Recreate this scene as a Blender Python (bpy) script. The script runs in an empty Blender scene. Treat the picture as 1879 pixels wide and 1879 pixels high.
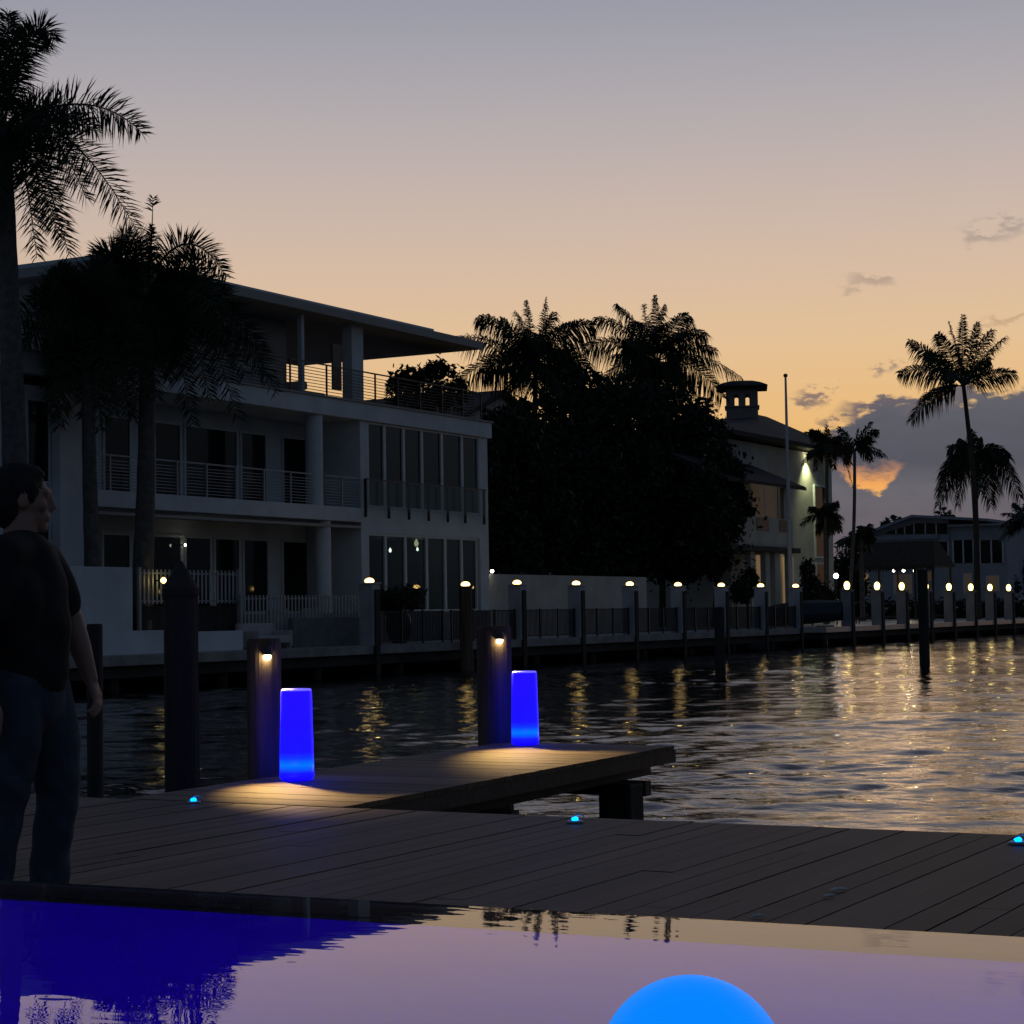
import bpy, bmesh, math, random
import numpy as np
from mathutils import Vector, Matrix
rnd = random.Random(7)
nrs = np.random.RandomState(11)
R = math.radians
sc = bpy.context.scene
col = sc.collection

# ------------------------------------------------------------------ camera
F, YAW, PITCH, ROLL, EYE = 3620.0, R(28.8), math.atan(185 / 3620), R(-0.9), 1.10
cam_d = bpy.data.cameras.new('camera'); cam = bpy.data.objects.new('camera', cam_d); col.objects.link(cam)
ROT = Matrix.Rotation(YAW, 3, 'Z') @ Matrix.Rotation(math.pi / 2 + PITCH, 3, 'X') @ Matrix.Rotation(ROLL, 3, 'Z')
cam.matrix_world = Matrix.Translation((0, 0, EYE)) @ ROT.to_4x4()
cam_d.sensor_width = 36; cam_d.lens = 36 * F / 1879; cam_d.clip_start = 0.05; cam_d.clip_end = 4000
sc.camera = cam
EYEP = Vector((0, 0, EYE))
RIGHT = Vector((math.cos(YAW), math.sin(YAW), 0)); FWD = Vector((-math.sin(YAW), math.cos(YAW), 0)); UP = Vector((0, 0, 1))
# survey helpers: a sight line of the photograph meets a real plane of the place
def ray(x, y): return ROT @ Vector(((x - 939.5) / F, -(y - 939.5) / F, -1))
def onX(x, y, X): d = ray(x, y); return EYEP + d * (X / d.x)
def onY(x, y, Y): d = ray(x, y); return EYEP + d * (Y / d.y)
def onZ(x, y, z): d = ray(x, y); return EYEP + d * ((z - EYE) / d.z)
def Yat(x, X, y=1000): return onX(x, y, X).y
def Xat(x, Y, y=1000): return onY(x, y, Y).x

# ------------------------------------------------------------------ exposure
sc.view_settings.view_transform = 'Standard'; sc.view_settings.look = 'None'
sc.view_settings.exposure = 0.0; sc.view_settings.gamma = 1.0; sc.view_settings.use_curve_mapping = False
cy = sc.cycles
cy.use_denoising = True; cy.max_bounces = 7; cy.diffuse_bounces = 2; cy.glossy_bounces = 4; cy.transmission_bounces = 5
cy.transparent_max_bounces = 8; cy.sample_clamp_indirect = 3.0; cy.caustics_reflective = False; cy.caustics_refractive = False
cy.use_light_tree = True

def lin(r, g, b):
    f = lambda c: c / 12.92 if c <= .04045 else ((c + .055) / 1.055) ** 2.4
    return (f(r / 255), f(g / 255), f(b / 255), 1)

# ------------------------------------------------------------------ dusk sky
class NT:
    def __init__(s, tree): s.t = tree; s.n = tree.nodes; s.l = tree.links
    def new(s, typ, **kw):
        n = s.n.new(typ)
        for k, v in kw.items(): setattr(n, k, v)
        return n
    def put(s, sock, v):
        if isinstance(v, bpy.types.NodeSocket): s.l.new(v, sock)
        else: sock.default_value = v
    def m(s, op, a, b=0.0, c=0.0, clamp=False):
        n = s.new('ShaderNodeMath', operation=op, use_clamp=clamp)
        s.put(n.inputs[0], a); s.put(n.inputs[1], b); s.put(n.inputs[2], c); return n.outputs[0]
    def dot(s, a, v):
        n = s.new('ShaderNodeVectorMath', operation='DOT_PRODUCT'); s.put(n.inputs[0], a); s.put(n.inputs[1], v); return n.outputs['Value']
    def ss(s, v, a, b, lo=0.0, hi=1.0):
        n = s.new('ShaderNodeMapRange', interpolation_type='SMOOTHSTEP')
        s.put(n.inputs[0], v); s.put(n.inputs[1], a); s.put(n.inputs[2], b); s.put(n.inputs[3], lo); s.put(n.inputs[4], hi); return n.outputs[0]
    def mix(s, f, a, b, blend='MIX'):
        n = s.new('ShaderNodeMix', data_type='RGBA', blend_type=blend)
        s.put(n.inputs[0], f); s.put(n.inputs[6], a); s.put(n.inputs[7], b); return n.outputs[2]
    def ramp(s, f, stops, interp='LINEAR'):
        n = s.new('ShaderNodeValToRGB'); s.put(n.inputs[0], f); e = n.color_ramp.elements; n.color_ramp.interpolation = interp
        while len(e) < len(stops): e.new(.5)
        for k, (p, c) in enumerate(sorted(stops, key=lambda q: q[0])): e[k].position = p; e[k].color = c
        return n.outputs[0]
    def noise(s, vec, scale, detail=4, rough=.55, dist=0.0):
        n = s.new('ShaderNodeTexNoise'); s.put(n.inputs['Vector'], vec) if vec is not None else None
        n.inputs['Scale'].default_value = scale; n.inputs['Detail'].default_value = detail
        n.inputs['Roughness'].default_value = rough; n.inputs['Distortion'].default_value = dist
        return n.outputs['Fac']
    def comb(s, x, y, z=0.0):
        n = s.new('ShaderNodeCombineXYZ'); s.put(n.inputs[0], x); s.put(n.inputs[1], y); s.put(n.inputs[2], z); return n.outputs[0]

world = bpy.data.worlds.new('World'); sc.world = world; world.use_nodes = True
w = NT(world.node_tree); bg = w.n['Background']
gen = w.new('ShaderNodeTexCoord').outputs['Generated']
sx = w.dot(gen, tuple(RIGHT)); sy = w.dot(gen, tuple(FWD)); sz = w.dot(gen, (0, 0, 1))
u = w.m('ARCTAN2', sx, sy); v = w.m('ARCSINE', sz)
GLOW = 0.17
deg = lambda d: (d + 5) / 95
vn = w.m('DIVIDE', w.m('ADD', v, R(5)), R(95), clamp=True)
west = w.ramp(vn, [(deg(-5), lin(205, 128, 60)), (deg(0), lin(226, 148, 70)), (deg(3), lin(235, 172, 94)), (deg(5.4), lin(235, 187, 123)), (deg(7.6), lin(228, 192, 149)),
                   (deg(9.8), lin(215, 188, 164)), (deg(12), lin(199, 181, 172)), (deg(14.5), lin(178, 171, 174)), (deg(17.3), lin(155, 156, 168)),
                   (deg(24), lin(122, 126, 146)), (deg(36), lin(82, 90, 114)), (deg(55), lin(48, 58, 82)), (deg(90), lin(30, 40, 60))])
east = w.ramp(vn, [(deg(-5), lin(10, 13, 18)), (deg(0), lin(48, 58, 70)), (deg(6), lin(80, 86, 94)), (deg(14), lin(70, 82, 98)), (deg(30), lin(48, 64, 86)), (deg(90), lin(30, 43, 64))])
caz = w.m('COSINE', w.m('SUBTRACT', u, GLOW))
wf = w.ss(caz, 0.68, 0.95)
sky = w.mix(wf, east, west)
# clouds by direction
v_sky = v; v = w.m('ADD', v, w.m('MULTIPLY', u, .0158))
cv = w.comb(w.m('MULTIPLY', u, 46.0), w.m('MULTIPLY', v, 100.0), 1.7)
n1 = w.noise(cv, 1.0, 7, .58); n2 = w.noise(cv, 3.1, 4, .6)
nn = w.m('ADD', w.m('MULTIPLY', w.m('SUBTRACT', n1, .5), 1.0), w.m('MULTIPLY', w.m('SUBTRACT', n2, .5), .35))
ue = w.m('ADD', u, w.m('MULTIPLY', nn, .055)); ve = w.m('ADD', v, w.m('MULTIPLY', nn, .030))
# main bank
top = w.ss(u, .150, .186, .088, .1085)
bank = w.m('MULTIPLY', w.ss(w.m('SUBTRACT', top, ve), -.0012, .004), w.ss(ue, .138, .160))
bank = w.m('MULTIPLY', bank, w.ss(u, .52, .95, 1.0, .0))
# bright gap under the bank
left_k = w.m('MULTIPLY', w.m('MAXIMUM', w.m('SUBTRACT', .1845, u), 0.0), .62)
right_k = w.m('MULTIPLY', w.m('MAXIMUM', w.m('SUBTRACT', u, .1845), 0.0), 1.15)
low = w.m('ADD', .0580, w.m('ADD', left_k, right_k))
vg = w.m('ADD', v, w.m('ADD', w.m('MULTIPLY', nn, .012), w.m('MULTIPLY', w.m('SUBTRACT', n2, .5), .010)))
gap = w.m('MULTIPLY', w.ss(w.m('SUBTRACT', vg, low), -.0014, .0026), w.ss(w.m('SUBTRACT', .0738, vg), -.003, .007))
gap = w.m('MULTIPLY', gap, w.ss(w.m('ADD', u, w.m('MULTIPLY', nn, .05)), .206, .190))
ccol = w.ramp(w.m('MULTIPLY', v, 8.0), [(0.0, lin(104, 90, 98)), (.30, lin(100, 95, 105)), (.50, lin(100, 101, 111)), (.60, lin(76, 82, 97)), (.80, lin(86, 91, 104)), (1.0, lin(112, 104, 104))])
ccol = w.mix(w.ss(nn, -.25, .35, .0, .35), ccol, lin(70, 75, 88))
sky = w.mix(w.m('MULTIPLY', bank, .97), sky, ccol)
sky = w.mix(gap, sky, w.ramp(w.m('MULTIPLY', v, 10.0), [(.56, lin(250, 190, 104)), (.64, lin(242, 168, 94)), (.74, lin(188, 132, 102))]))
# loose wisps
for (px, py, rx, ry, op, c) in [(1600, 530, 62, 18, .55, (158, 138, 128)), (1812, 452, 66, 22, .5, (142, 130, 128)), (1485, 742, 44, 17, .85, (118, 104, 106)), (1590, 752, 56, 22, .9, (108, 98, 104)),
                                (1628, 680, 24, 15, .75, (138, 120, 116)), (1835, 605, 50, 10, .45, (170, 140, 112)), (1540, 772, 40, 16, .8, (122, 106, 104)), (1706, 752, 80, 16, .8, (110, 102, 108))]:
    u0 = (px - 940) / F; v0 = (1126 - py) / F
    dd = w.m('SQRT', w.m('ADD', w.m('POWER', w.m('DIVIDE', w.m('SUBTRACT', ue, u0), rx / F), 2.0), w.m('POWER', w.m('DIVIDE', w.m('SUBTRACT', ve, v0), ry / F), 2.0)))
    dd = w.m('ADD', dd, w.m('MULTIPLY', nn, 1.6))
    sky = w.mix(w.ss(dd, 1.1, .2, 0.0, op), sky, lin(*c))
v = v_sky
w.l.new(sky, bg.inputs['Color']); bg.inputs['Strength'].default_value = 1.0

sun_d = bpy.data.lights.new('sun', 'SUN'); sun_d.energy = 0.03; sun_d.angle = R(12); sun_d.color = (1, .62, .35)
sun = bpy.data.objects.new('sun', sun_d); col.objects.link(sun)
sd = (FWD * math.cos(.18) + RIGHT * math.sin(.18)) * math.cos(R(2.5)) + UP * math.sin(R(2.5))
sun.rotation_euler = sd.to_track_quat('Z', 'Y').to_euler(); sun.location = (-20, 40, 30)

# ------------------------------------------------------------------ materials
def mat(name, c, rough=.6, var=.25, scale=3.0, bump=0.0, bscale=None, spec=.5, metal=0.0, island=0.0, emit=None, es=0.0, stretch=None):
    m = bpy.data.materials.new(name); m.use_nodes = True
    t = NT(m.node_tree); p = t.n['Principled BSDF']
    co = t.new('ShaderNodeTexCoord').outputs['Object']
    if stretch:
        mp = t.new('ShaderNodeMapping'); t.l.new(co, mp.inputs[0]); mp.inputs['Scale'].default_value = stretch; co = mp.outputs[0]
    c4 = (c[0], c[1], c[2], 1)
    cc = c4
    if var:
        n = t.noise(co, scale, 6, .6)
        cc = t.mix(t.ss(n, .3, .72), (c[0] * (1 - var), c[1] * (1 - var), c[2] * (1 - var), 1), (min(1, c[0] * (1 + var)), min(1, c[1] * (1 + var)), min(1, c[2] * (1 + var)), 1))
    if island:
        g = t.new('ShaderNodeNewGeometry').outputs['Random Per Island']
        k = t.m('ADD', t.m('MULTIPLY', g, 2 * island), 1 - island)
        cc = t.mix(1.0, cc, t.comb(k, k, k), 'MULTIPLY')
    t.put(p.inputs['Base Color'], cc)
    p.inputs['Roughness'].default_value = rough; p.inputs['Metallic'].default_value = metal
    p.inputs['Specular IOR Level'].default_value = spec
    if bump:
        b = t.new('ShaderNodeBump'); b.inputs['Strength'].default_value = bump; b.inputs['Distance'].default_value = .02
        t.put(b.inputs['Height'], t.noise(co, bscale or scale * 6, 5, .6)); t.l.new(b.outputs[0], p.inputs['Normal'])
    if emit:
        p.inputs['Emission Color'].default_value = (*emit, 1); p.inputs['Emission Strength'].default_value = es
    return m
def emat(name, c, s):
    return mat(name, (.02, .02, .02), .5, 0, emit=c, es=s)
M = dict(
    stucco=mat('white_stucco', (.66, .71, .74), .8, .10, .7, .15, 40),
    stucco_warm=mat('cream_stucco', (.52, .50, .44), .85, .12, .8, .2, 30),
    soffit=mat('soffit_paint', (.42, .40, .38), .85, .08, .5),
    conc=mat('dock_concrete', (.30, .29, .28), .75, .25, 1.2, .3, 25),
    patio=mat('pale_patio_paving', (.55, .52, .47), .30, .12, .8),
    seawall=mat('dark_wet_seawall', (.035, .035, .035), .8, .4, .7, .4, 8),
    land=mat('lawn_soil', (.035, .045, .02), .9, .3, .6, .4, 20),
    glass=mat('dark_window_glass', (.010, .014, .017), .05, 0, spec=.22),
    frame=mat('white_aluminium', (.66, .70, .72), .5, .05),
    steel=mat('grey_railing_steel', (.36, .38, .40), .45, .08, metal=.2),
    darkmetal=mat('dark_metal', (.03, .03, .035), .4, .1, spec=.5),
    deck=mat('brown_composite_boards', (.092, .060, .045), .64, .30, 2.2, .25, 60, island=.28, stretch=(1, .12, 1), spec=.32),
    pierdeck=mat('tan_composite_boards', (.150, .110, .068), .72, .26, 2.2, .25, 60, island=.18, stretch=(.12, 1, 1), spec=.3),
    fascia=mat('dark_dock_fascia', (.036, .030, .028), .6, .25, 3, .25),
    pile=mat('weathered_piling_wood', (.13, .090, .056), .85, .45, 9, .6, 30, stretch=(1, 1, .07)),
    pile_dark=mat('wet_dark_piling_wood', (.034, .030, .027), .8, .4, 8, .6, 30, stretch=(1, 1, .07)),
    white=mat('white_vinyl_sleeve', (.60, .60, .62), .55, .06),
    pale_leaf=mat('pale_dry_leaf', (.8, .76, .66), .5, .1, 8),
    sleeve=mat('weathered_vinyl_sleeve', (.46, .46, .49), .6, .15, 1.2),
    greywhite=mat('weathered_white_paint', (.36, .35, .35), .65, .15, 1.5),
    plinth=mat('shade_toned_stone_plinth', (.16, .17, .18), .85, .2, 2, .3, 20),  # shade on the house plinth is painted in as a darker base
    villa=mat('grey_render', (.33, .35, .39), .85, .1, .8),
    belfry=mat('shade_toned_tower_stucco', (.26, .24, .21), .9, .15, 1.2),  # backlit shade of the tower put into a darker stucco colour
    rooftile=mat('dark_roof_tile', (.034, .029, .027), .8, .3, 6, .5, 18),
    thatch=mat('dry_thatch', (.07, .058, .04), .95, .4, 10, .6, 30, stretch=(1, 1, .1)),
    leaf=mat('dark_palm_leaf', (.035, .047, .022), .6, .3, .6, spec=.3),
    leafd=mat('dark_tree_leaf', (.022, .031, .016), .6, .35, .5, spec=.25),
    trunk=mat('grey_palm_trunk', (.13, .115, .10), .85, .3, 5, .4, 20),
    bark=mat('brown_bark', (.06, .048, .035), .9, .3, 5, .5, 20),
    vase=mat('dark_clay_vase', (.045, .03, .022), .4, .2, 4),
    cushion=mat('pale_cushion_fabric', (.48, .47, .46), .9, .08),
    mesh=mat('dark_mesh_fence', (.025, .027, .03), .6, .2),
    boat=mat('dark_boat_cover', (.03, .034, .045), .6, .2, 2),
    curtain=mat('lit_curtain_cloth', (.4, .33, .22), .9, .1, 3, emit=(1, .62, .26), es=.13),
    curtain_dim=mat('dim_curtain_cloth', (.3, .26, .2), .9, .1, 3, emit=(1, .6, .3), es=.022),
    lamp=emat('warm_dome_lamp', (1, .68, .27), 6.5),
    globe=emat('warm_globe_lamp', (1, .74, .30), 6.0),
    bulb=emat('warm_spot_bulb', (1, .78, .38), 45.0),
    bulbw=emat('white_bulb', (1, .92, .70), 9.0),
    bulbdim=emat('faint_bulb', (1, .72, .42), 2.0),
    flood=emat('flood_bulb', (1, .97, .58), 14.0),
    blue=emat('blue_glow_plastic', (.0055, 0.0, 1.0), 2.6),
    blueband=emat('cyan_led_band', (0.0, .105, 1.0), 2.4),
    bluerim=emat('pale_blue_rim', (.075, .06, 1.0), 2.4),
    ball=emat('azure_glow_plastic', (0.0, .222, 1.0), 1.03),
    decklight=emat('blue_deck_led', (.0, .20, 1.0), 7.0),
    skin=mat('skin', (.36, .21, .16), .6, .1, 6),
    hair=mat('short_dark_hair', (.015, .011, .009), .7, .3, 40, .5, 90),
    shirt=mat('black_tshirt', (.012, .012, .014), .9, .2, 6, .2, 30),
    jeans=mat('dark_blue_denim', (.050, .064, .100), .9, .3, 8, .3, 60),
    shoe=mat('dark_shoe', (.02, .018, .018), .6, .2, 8),
    tile=mat('blue_pool_tile', (.30, .34, .45), .4, .12, 3),
    edge_tile=mat('wet_pool_edge_glow_tint', (.055, .055, .17), .35, .2, 4),  # navy base colour stands in for blue pool glow on the ledge
)

def glow_mat(name, core, rim, s0, s1):
    m = bpy.data.materials.new(name); m.use_nodes = True; t = NT(m.node_tree); p = t.n['Principled BSDF']
    lw = t.new('ShaderNodeLayerWeight'); lw.inputs[0].default_value = .5; f = lw.outputs['Facing']
    t.put(p.inputs['Emission Color'], t.mix(f, (*core, 1), (*rim, 1))); t.put(p.inputs['Emission Strength'], t.m('ADD', s0, t.m('MULTIPLY', f, s1 - s0)))
    p.inputs['Base Color'].default_value = (.02, .02, .02, 1); return m
M['lamp'] = glow_mat('warm_dome_diffuser', (1, .72, .25), (1, .52, .10), 12.0, 1.6)
M['globe'] = glow_mat('warm_globe_diffuser', (1, .80, .28), (1, .60, .12), 8.0, 1.4)
def blue_mat(name, edge):
    # translucent blue plastic lit by an LED puck low inside: brightest at the puck, paler along the moulded edges
    m = bpy.data.materials.new(name); m.use_nodes = True; t = NT(m.node_tree); p = t.n['Principled BSDF']
    sp = t.new('ShaderNodeSeparateXYZ'); t.l.new(t.new('ShaderNodeTexCoord').outputs['Object'], sp.inputs[0])
    c = t.ramp(sp.outputs[2], [(0.0, (.0018, 0, 1, 1)), (.055, (.0015, .0018, 1, 1)), (.085, (0, .026, 1, 1)), (.105, (0, .042, 1, 1)), (.125, (0, .030, 1, 1)), (.15, (.0008, .008, 1, 1)), (.19, (.002, 0.001, 1, 1)), (.62, (.0034, .0003, 1, 1))])
    lw = t.new('ShaderNodeLayerWeight'); lw.inputs[0].default_value = .5
    c = t.mix(t.ss(lw.outputs['Facing'], .86, .97, 0, edge), c, (.016, .012, 1, 1))
    t.put(p.inputs['Emission Color'], c); p.inputs['Emission Strength'].default_value = 4.2; p.inputs['Base Color'].default_value = (.02, .02, .05, 1); p.inputs['Roughness'].default_value = .3
    return m
M['blue'] = blue_mat('blue_glow_plastic', .9); M['blueband'] = M['blue']
def water_mat(name, base, scale1, scale2, strength, rough=0.0):
    m = bpy.data.materials.new(name); m.use_nodes = True
    t = NT(m.node_tree); p = t.n['Principled BSDF']
    p.inputs['Base Color'].default_value = (*base, 1); p.inputs['Roughness'].default_value = rough; p.inputs['IOR'].default_value = 1.33
    co = t.new('ShaderNodeTexCoord').outputs['Object']
    mp = t.new('ShaderNodeMapping'); t.l.new(co, mp.inputs[0]); mp.inputs['Rotation'].default_value = (0, 0, -YAW); mp.inputs['Scale'].default_value = (.8, 1.9, 1)
    h = t.m('ADD', t.noise(mp.outputs[0], scale1, 3, .5), t.m('MULTIPLY', t.noise(mp.outputs[0], scale2, 3, .55), .35))
    b = t.new('ShaderNodeBump'); b.inputs['Strength'].default_value = strength; b.inputs['Distance'].default_value = .05
    t.put(b.inputs['Height'], h); t.l.new(b.outputs[0], p.inputs['Normal'])
    return m
M['canal'] = water_mat('canal_water', (.003, .005, .008), 3.6, 10.0, .20, .004)
M['poolwater'] = water_mat('pool_water', (.92, .95, 1.0), 2.2, 9.0, .009, 0.0)
M['poolwater'].node_tree.nodes['Principled BSDF'].inputs['Transmission Weight'].default_value = 1.0

# ------------------------------------------------------------------ mesh builder
class MB:
    def __init__(s): s.v = []; s.f = []; s.n = 0
    def add(s, v, f):
        b = s.n; s.v.extend([tuple(p) for p in v]); s.f.extend([tuple(i + b for i in q) for q in f]); s.n += len(v); return s
    def box(s, x0, x1, y0, y1, z0, z1):
        x0, x1 = min(x0, x1), max(x0, x1); y0, y1 = min(y0, y1), max(y0, y1); z0, z1 = min(z0, z1), max(z0, z1)
        v = [(x0, y0, z0), (x1, y0, z0), (x1, y1, z0), (x0, y1, z0), (x0, y0, z1), (x1, y0, z1), (x1, y1, z1), (x0, y1, z1)]
        return s.add(v, [(3, 2, 1, 0), (4, 5, 6, 7), (0, 1, 5, 4), (1, 2, 6, 5), (2, 3, 7, 6), (3, 0, 4, 7)])
    def tube(s, pts, rad, n=10, cap=True, ell=1.0):
        pts = [Vector(p) for p in pts]; rings = []
        b = s.n; vs = []
        ref = Vector((0, 0, 1)) if abs((pts[-1] - pts[0]).normalized().z) < .9 else Vector((1, 0, 0))
        for i, p in enumerate(pts):
            t = (pts[min(i + 1, len(pts) - 1)] - pts[max(i - 1, 0)]).normalized()
            a = t.cross(ref).normalized(); c = t.cross(a).normalized()
            r = rad[i] if isinstance(rad, (list, tuple)) else rad
            for k in range(n):
                g = 2 * math.pi * k / n; vs.append(p + a * (r * math.cos(g)) + c * (r * ell * math.sin(g)))
        fs = []
        for i in range(len(pts) - 1):
            for k in range(n):
                k2 = (k + 1) % n; fs.append((i * n + k, i * n + k2, (i + 1) * n + k2, (i + 1) * n + k))
        if cap: fs.append(tuple(range(n))[::-1]); fs.append(tuple((len(pts) - 1) * n + k for k in range(n)))
        return s.add(vs, fs)
    def lathe(s, c, prof, n=20, sx=1.0, sy=1.0, cap=True):
        vs = []; fs = []
        for (r, z) in prof:
            for k in range(n):
                g = 2 * math.pi * k / n; vs.append((c[0] + r * sx * math.cos(g), c[1] + r * sy * math.sin(g), c[2] + z))
        m = len(prof)
        for i in range(m - 1):
            for k in range(n):
                k2 = (k + 1) % n; fs.append((i * n + k, i * n + k2, (i + 1) * n + k2, (i + 1) * n + k))
        if cap: fs.append(tuple(range(n))[::-1]); fs.append(tuple((m - 1) * n + k for k in range(n)))
        return s.add(vs, fs)
    def prism(s, poly, axis, a0, a1):
        n = len(poly); vs = []
        for a in (a0, a1):
            for (p, q) in poly:
                vs.append((a, p, q) if axis == 'X' else (p, a, q) if axis == 'Y' else (p, q, a))
        fs = [tuple(range(n)), tuple(range(2 * n - 1, n - 1, -1))] + [(k, n + k, n + (k + 1) % n, (k + 1) % n) for k in range(n)]
        return s.add(vs, fs)
    def build(s, name, m, parent=None, bevel=0.0, smooth=False, label=None):
        me = bpy.data.meshes.new(name); me.from_pydata(s.v, [], s.f); me.update()
        bm = bmesh.new(); bm.from_mesh(me); bmesh.ops.recalc_face_normals(bm, faces=bm.faces)
        if bevel: bmesh.ops.bevel(bm, geom=bm.edges[:], offset=bevel, segments=2, affect='EDGES', profile=.6)
        bm.to_mesh(me); bm.free()
        if smooth:
            me.polygons.foreach_set('use_smooth', [True] * len(me.polygons))
        o = bpy.data.objects.new(name, me); col.objects.link(o)
        me.materials.append(M[m] if isinstance(m, str) else m)
        if parent is not None: attach(o, parent)
        if label: o['label'] = label
        return o
def attach(o, parent):
    o.parent = parent
    mw = Matrix.Translation(parent.location); p = parent
    while p.parent is not None: mw = Matrix.Translation(p.parent.location) @ p.matrix_parent_inverse @ mw; p = p.parent
    o.matrix_parent_inverse = mw.inverted()
def npmesh(name, v, f, m, parent=None, smooth=False):
    """large meshes: v (n,3), f list of arrays with equal row length"""
    me = bpy.data.meshes.new(name)
    v = np.asarray(v, np.float32); loops = np.concatenate([a.ravel() for a in f]).astype(np.int32)
    tot = np.concatenate([np.full(len(a), a.shape[1]) for a in f]).astype(np.int32)
    st = np.concatenate([[0], np.cumsum(tot)[:-1]]).astype(np.int32)
    me.vertices.add(len(v)); me.vertices.foreach_set('co', v.ravel())
    me.loops.add(len(loops)); me.loops.foreach_set('vertex_index', loops)
    me.polygons.add(len(tot)); me.polygons.foreach_set('loop_start', st)
    me.update(calc_edges=True); me.validate()
    if smooth: me.polygons.foreach_set('use_smooth', np.ones(len(tot), bool))
    o = bpy.data.objects.new(name, me); col.objects.link(o); me.materials.append(M[m])
    if parent is not None: attach(o, parent)
    return o
def tag(o, label, cat, group=None):
    o['label'] = label; o['category'] = cat
    if group: o['group'] = group
    return o
def structure(o): o['kind'] = 'structure'; return o
def thing(name, label, cat, loc=(0, 0, 0), group=None):
    o = bpy.data.objects.new(name, None); col.objects.link(o); o.location = loc; o.empty_display_size = .2
    return tag(o, label, cat, group)
def clone(root, loc, label):
    r = root.copy(); col.objects.link(r); r.location = loc; r['label'] = label
    for ch in list(root.children):
        c = ch.copy(); col.objects.link(c); c.parent = r; c.matrix_parent_inverse = ch.matrix_parent_inverse.copy()
        for g in list(ch.children):
            d = g.copy(); col.objects.link(d); d.parent = c; d.matrix_parent_inverse = g.matrix_parent_inverse.copy()
    return r
def lamp_light(name, kind, loc, energy, colr, parent=None, **kw):
    d = bpy.data.lights.new(name, kind); d.energy = energy; d.color = colr
    for k, x in kw.items(): setattr(d, k, x)
    o = bpy.data.objects.new(name, d); col.objects.link(o); o.location = loc
    if parent is not None: attach(o, parent)
    return o

WATER = -1.0
XD, XH = -37.4, -41.5            # far dock edge line, house front

# ------------------------------------------------------------------ water of the canal (real waves)
def build_canal():
    ys = [8.0]
    while ys[-1] < 240: ys.append(ys[-1] + max(.055, min(.5, .0034 * ys[-1])))
    ys = np.array(ys); nx_ = 520
    xl = np.maximum(-40.5, -1.08 * ys - 4); xr = -.10 * ys + 4        # fine mesh where the canal opens from the dock, one wide cell either side
    X = xl[:, None] + (xr - xl)[:, None] * np.linspace(0, 1, nx_)[None, :]
    X = np.concatenate([np.full((len(ys), 1), -40.55), X, np.full((len(ys), 1), 160.0)], 1); Y = np.repeat(ys[:, None], nx_ + 2, 1)
    sp = np.maximum(.07, np.gradient(ys))[:, None]
    Zv = np.zeros_like(X)
    rs = np.random.RandomState(5)
    wind = R(302)
    # slow groups modulate the chop
    gmod = .75 + .35 * np.sin(.23 * X + .11 * Y + 1.0) * np.sin(.07 * X - .17 * Y + .4) + .2 * np.sin(.5 * Y - .3 * X)
    for k in range(64):
        wl = .26 * (9 ** (rs.rand()))
        th = wind + rs.normal(0, .7)
        kx, ky = math.cos(th) * 2 * math.pi / wl, math.sin(th) * 2 * math.pi / wl
        slope = .0195 * (wl / .6) ** -.30
        a = slope * wl / (2 * math.pi)
        fade = np.clip((wl / (2.5 * sp) - .6) / 1.2, 0, 1)
        Zv += a * fade * np.sin(kx * X + ky * Y + rs.rand() * 6.28)
    Zv *= np.clip(gmod, .3, 1.3)
    # an old wake crossing towards the docks
    for ph, wl, th, a, c0, wd in ((0, 1.7, R(288), .016, 20, 7), (1, 2.6, R(272), .020, 34, 10)):
        s = X * math.cos(th) + Y * math.sin(th)
        Zv += a * np.exp(-((s + c0) / wd) ** 2) * np.sin(2 * math.pi * s / wl + ph)
    Zv[:, 0] = 0; Zv[:, -1] = 0
    ny, nx = X.shape
    V = np.stack([X.ravel(), Y.ravel(), Zv.ravel() + WATER], 1)
    i = np.arange(ny - 1)[:, None] * nx + np.arange(nx - 1)[None, :]
    i = i.ravel()
    Fq = np.stack([i, i + 1, i + nx + 1, i + nx], 1)
    # far and side water as a calm skirt joined to the same sheet
    b = len(V)
    sk = np.array([(9, -40, WATER), (160, -40, WATER), (160, 8, WATER), (9, 8, WATER), (-40.55, 240, WATER), (160, 240, WATER), (160, 700, WATER), (-40.55, 700, WATER)], float)
    V = np.concatenate([V, sk]); Fs = np.array([[b, b + 1, b + 2, b + 3], [b + 4, b + 5, b + 6, b + 7]])
    o = npmesh('canal_water', V, [Fq, Fs], 'canal', None, True)
    structure(o)
build_canal()
structure(MB().box(-40.6, 170, -45, 705, -5.2, -5.0).build('canal_bed', 'seawall'))
# ------------------------------------------------------------------ far bank ground
structure(MB().box(-1500, -40.6, -200, 1500, -4.0, -.02).build('far_bank_ground', 'land'))
structure(MB().box(-1500, 1500, 700, 1500, -4.0, -.9).build('distant_ground', 'land'))

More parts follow.
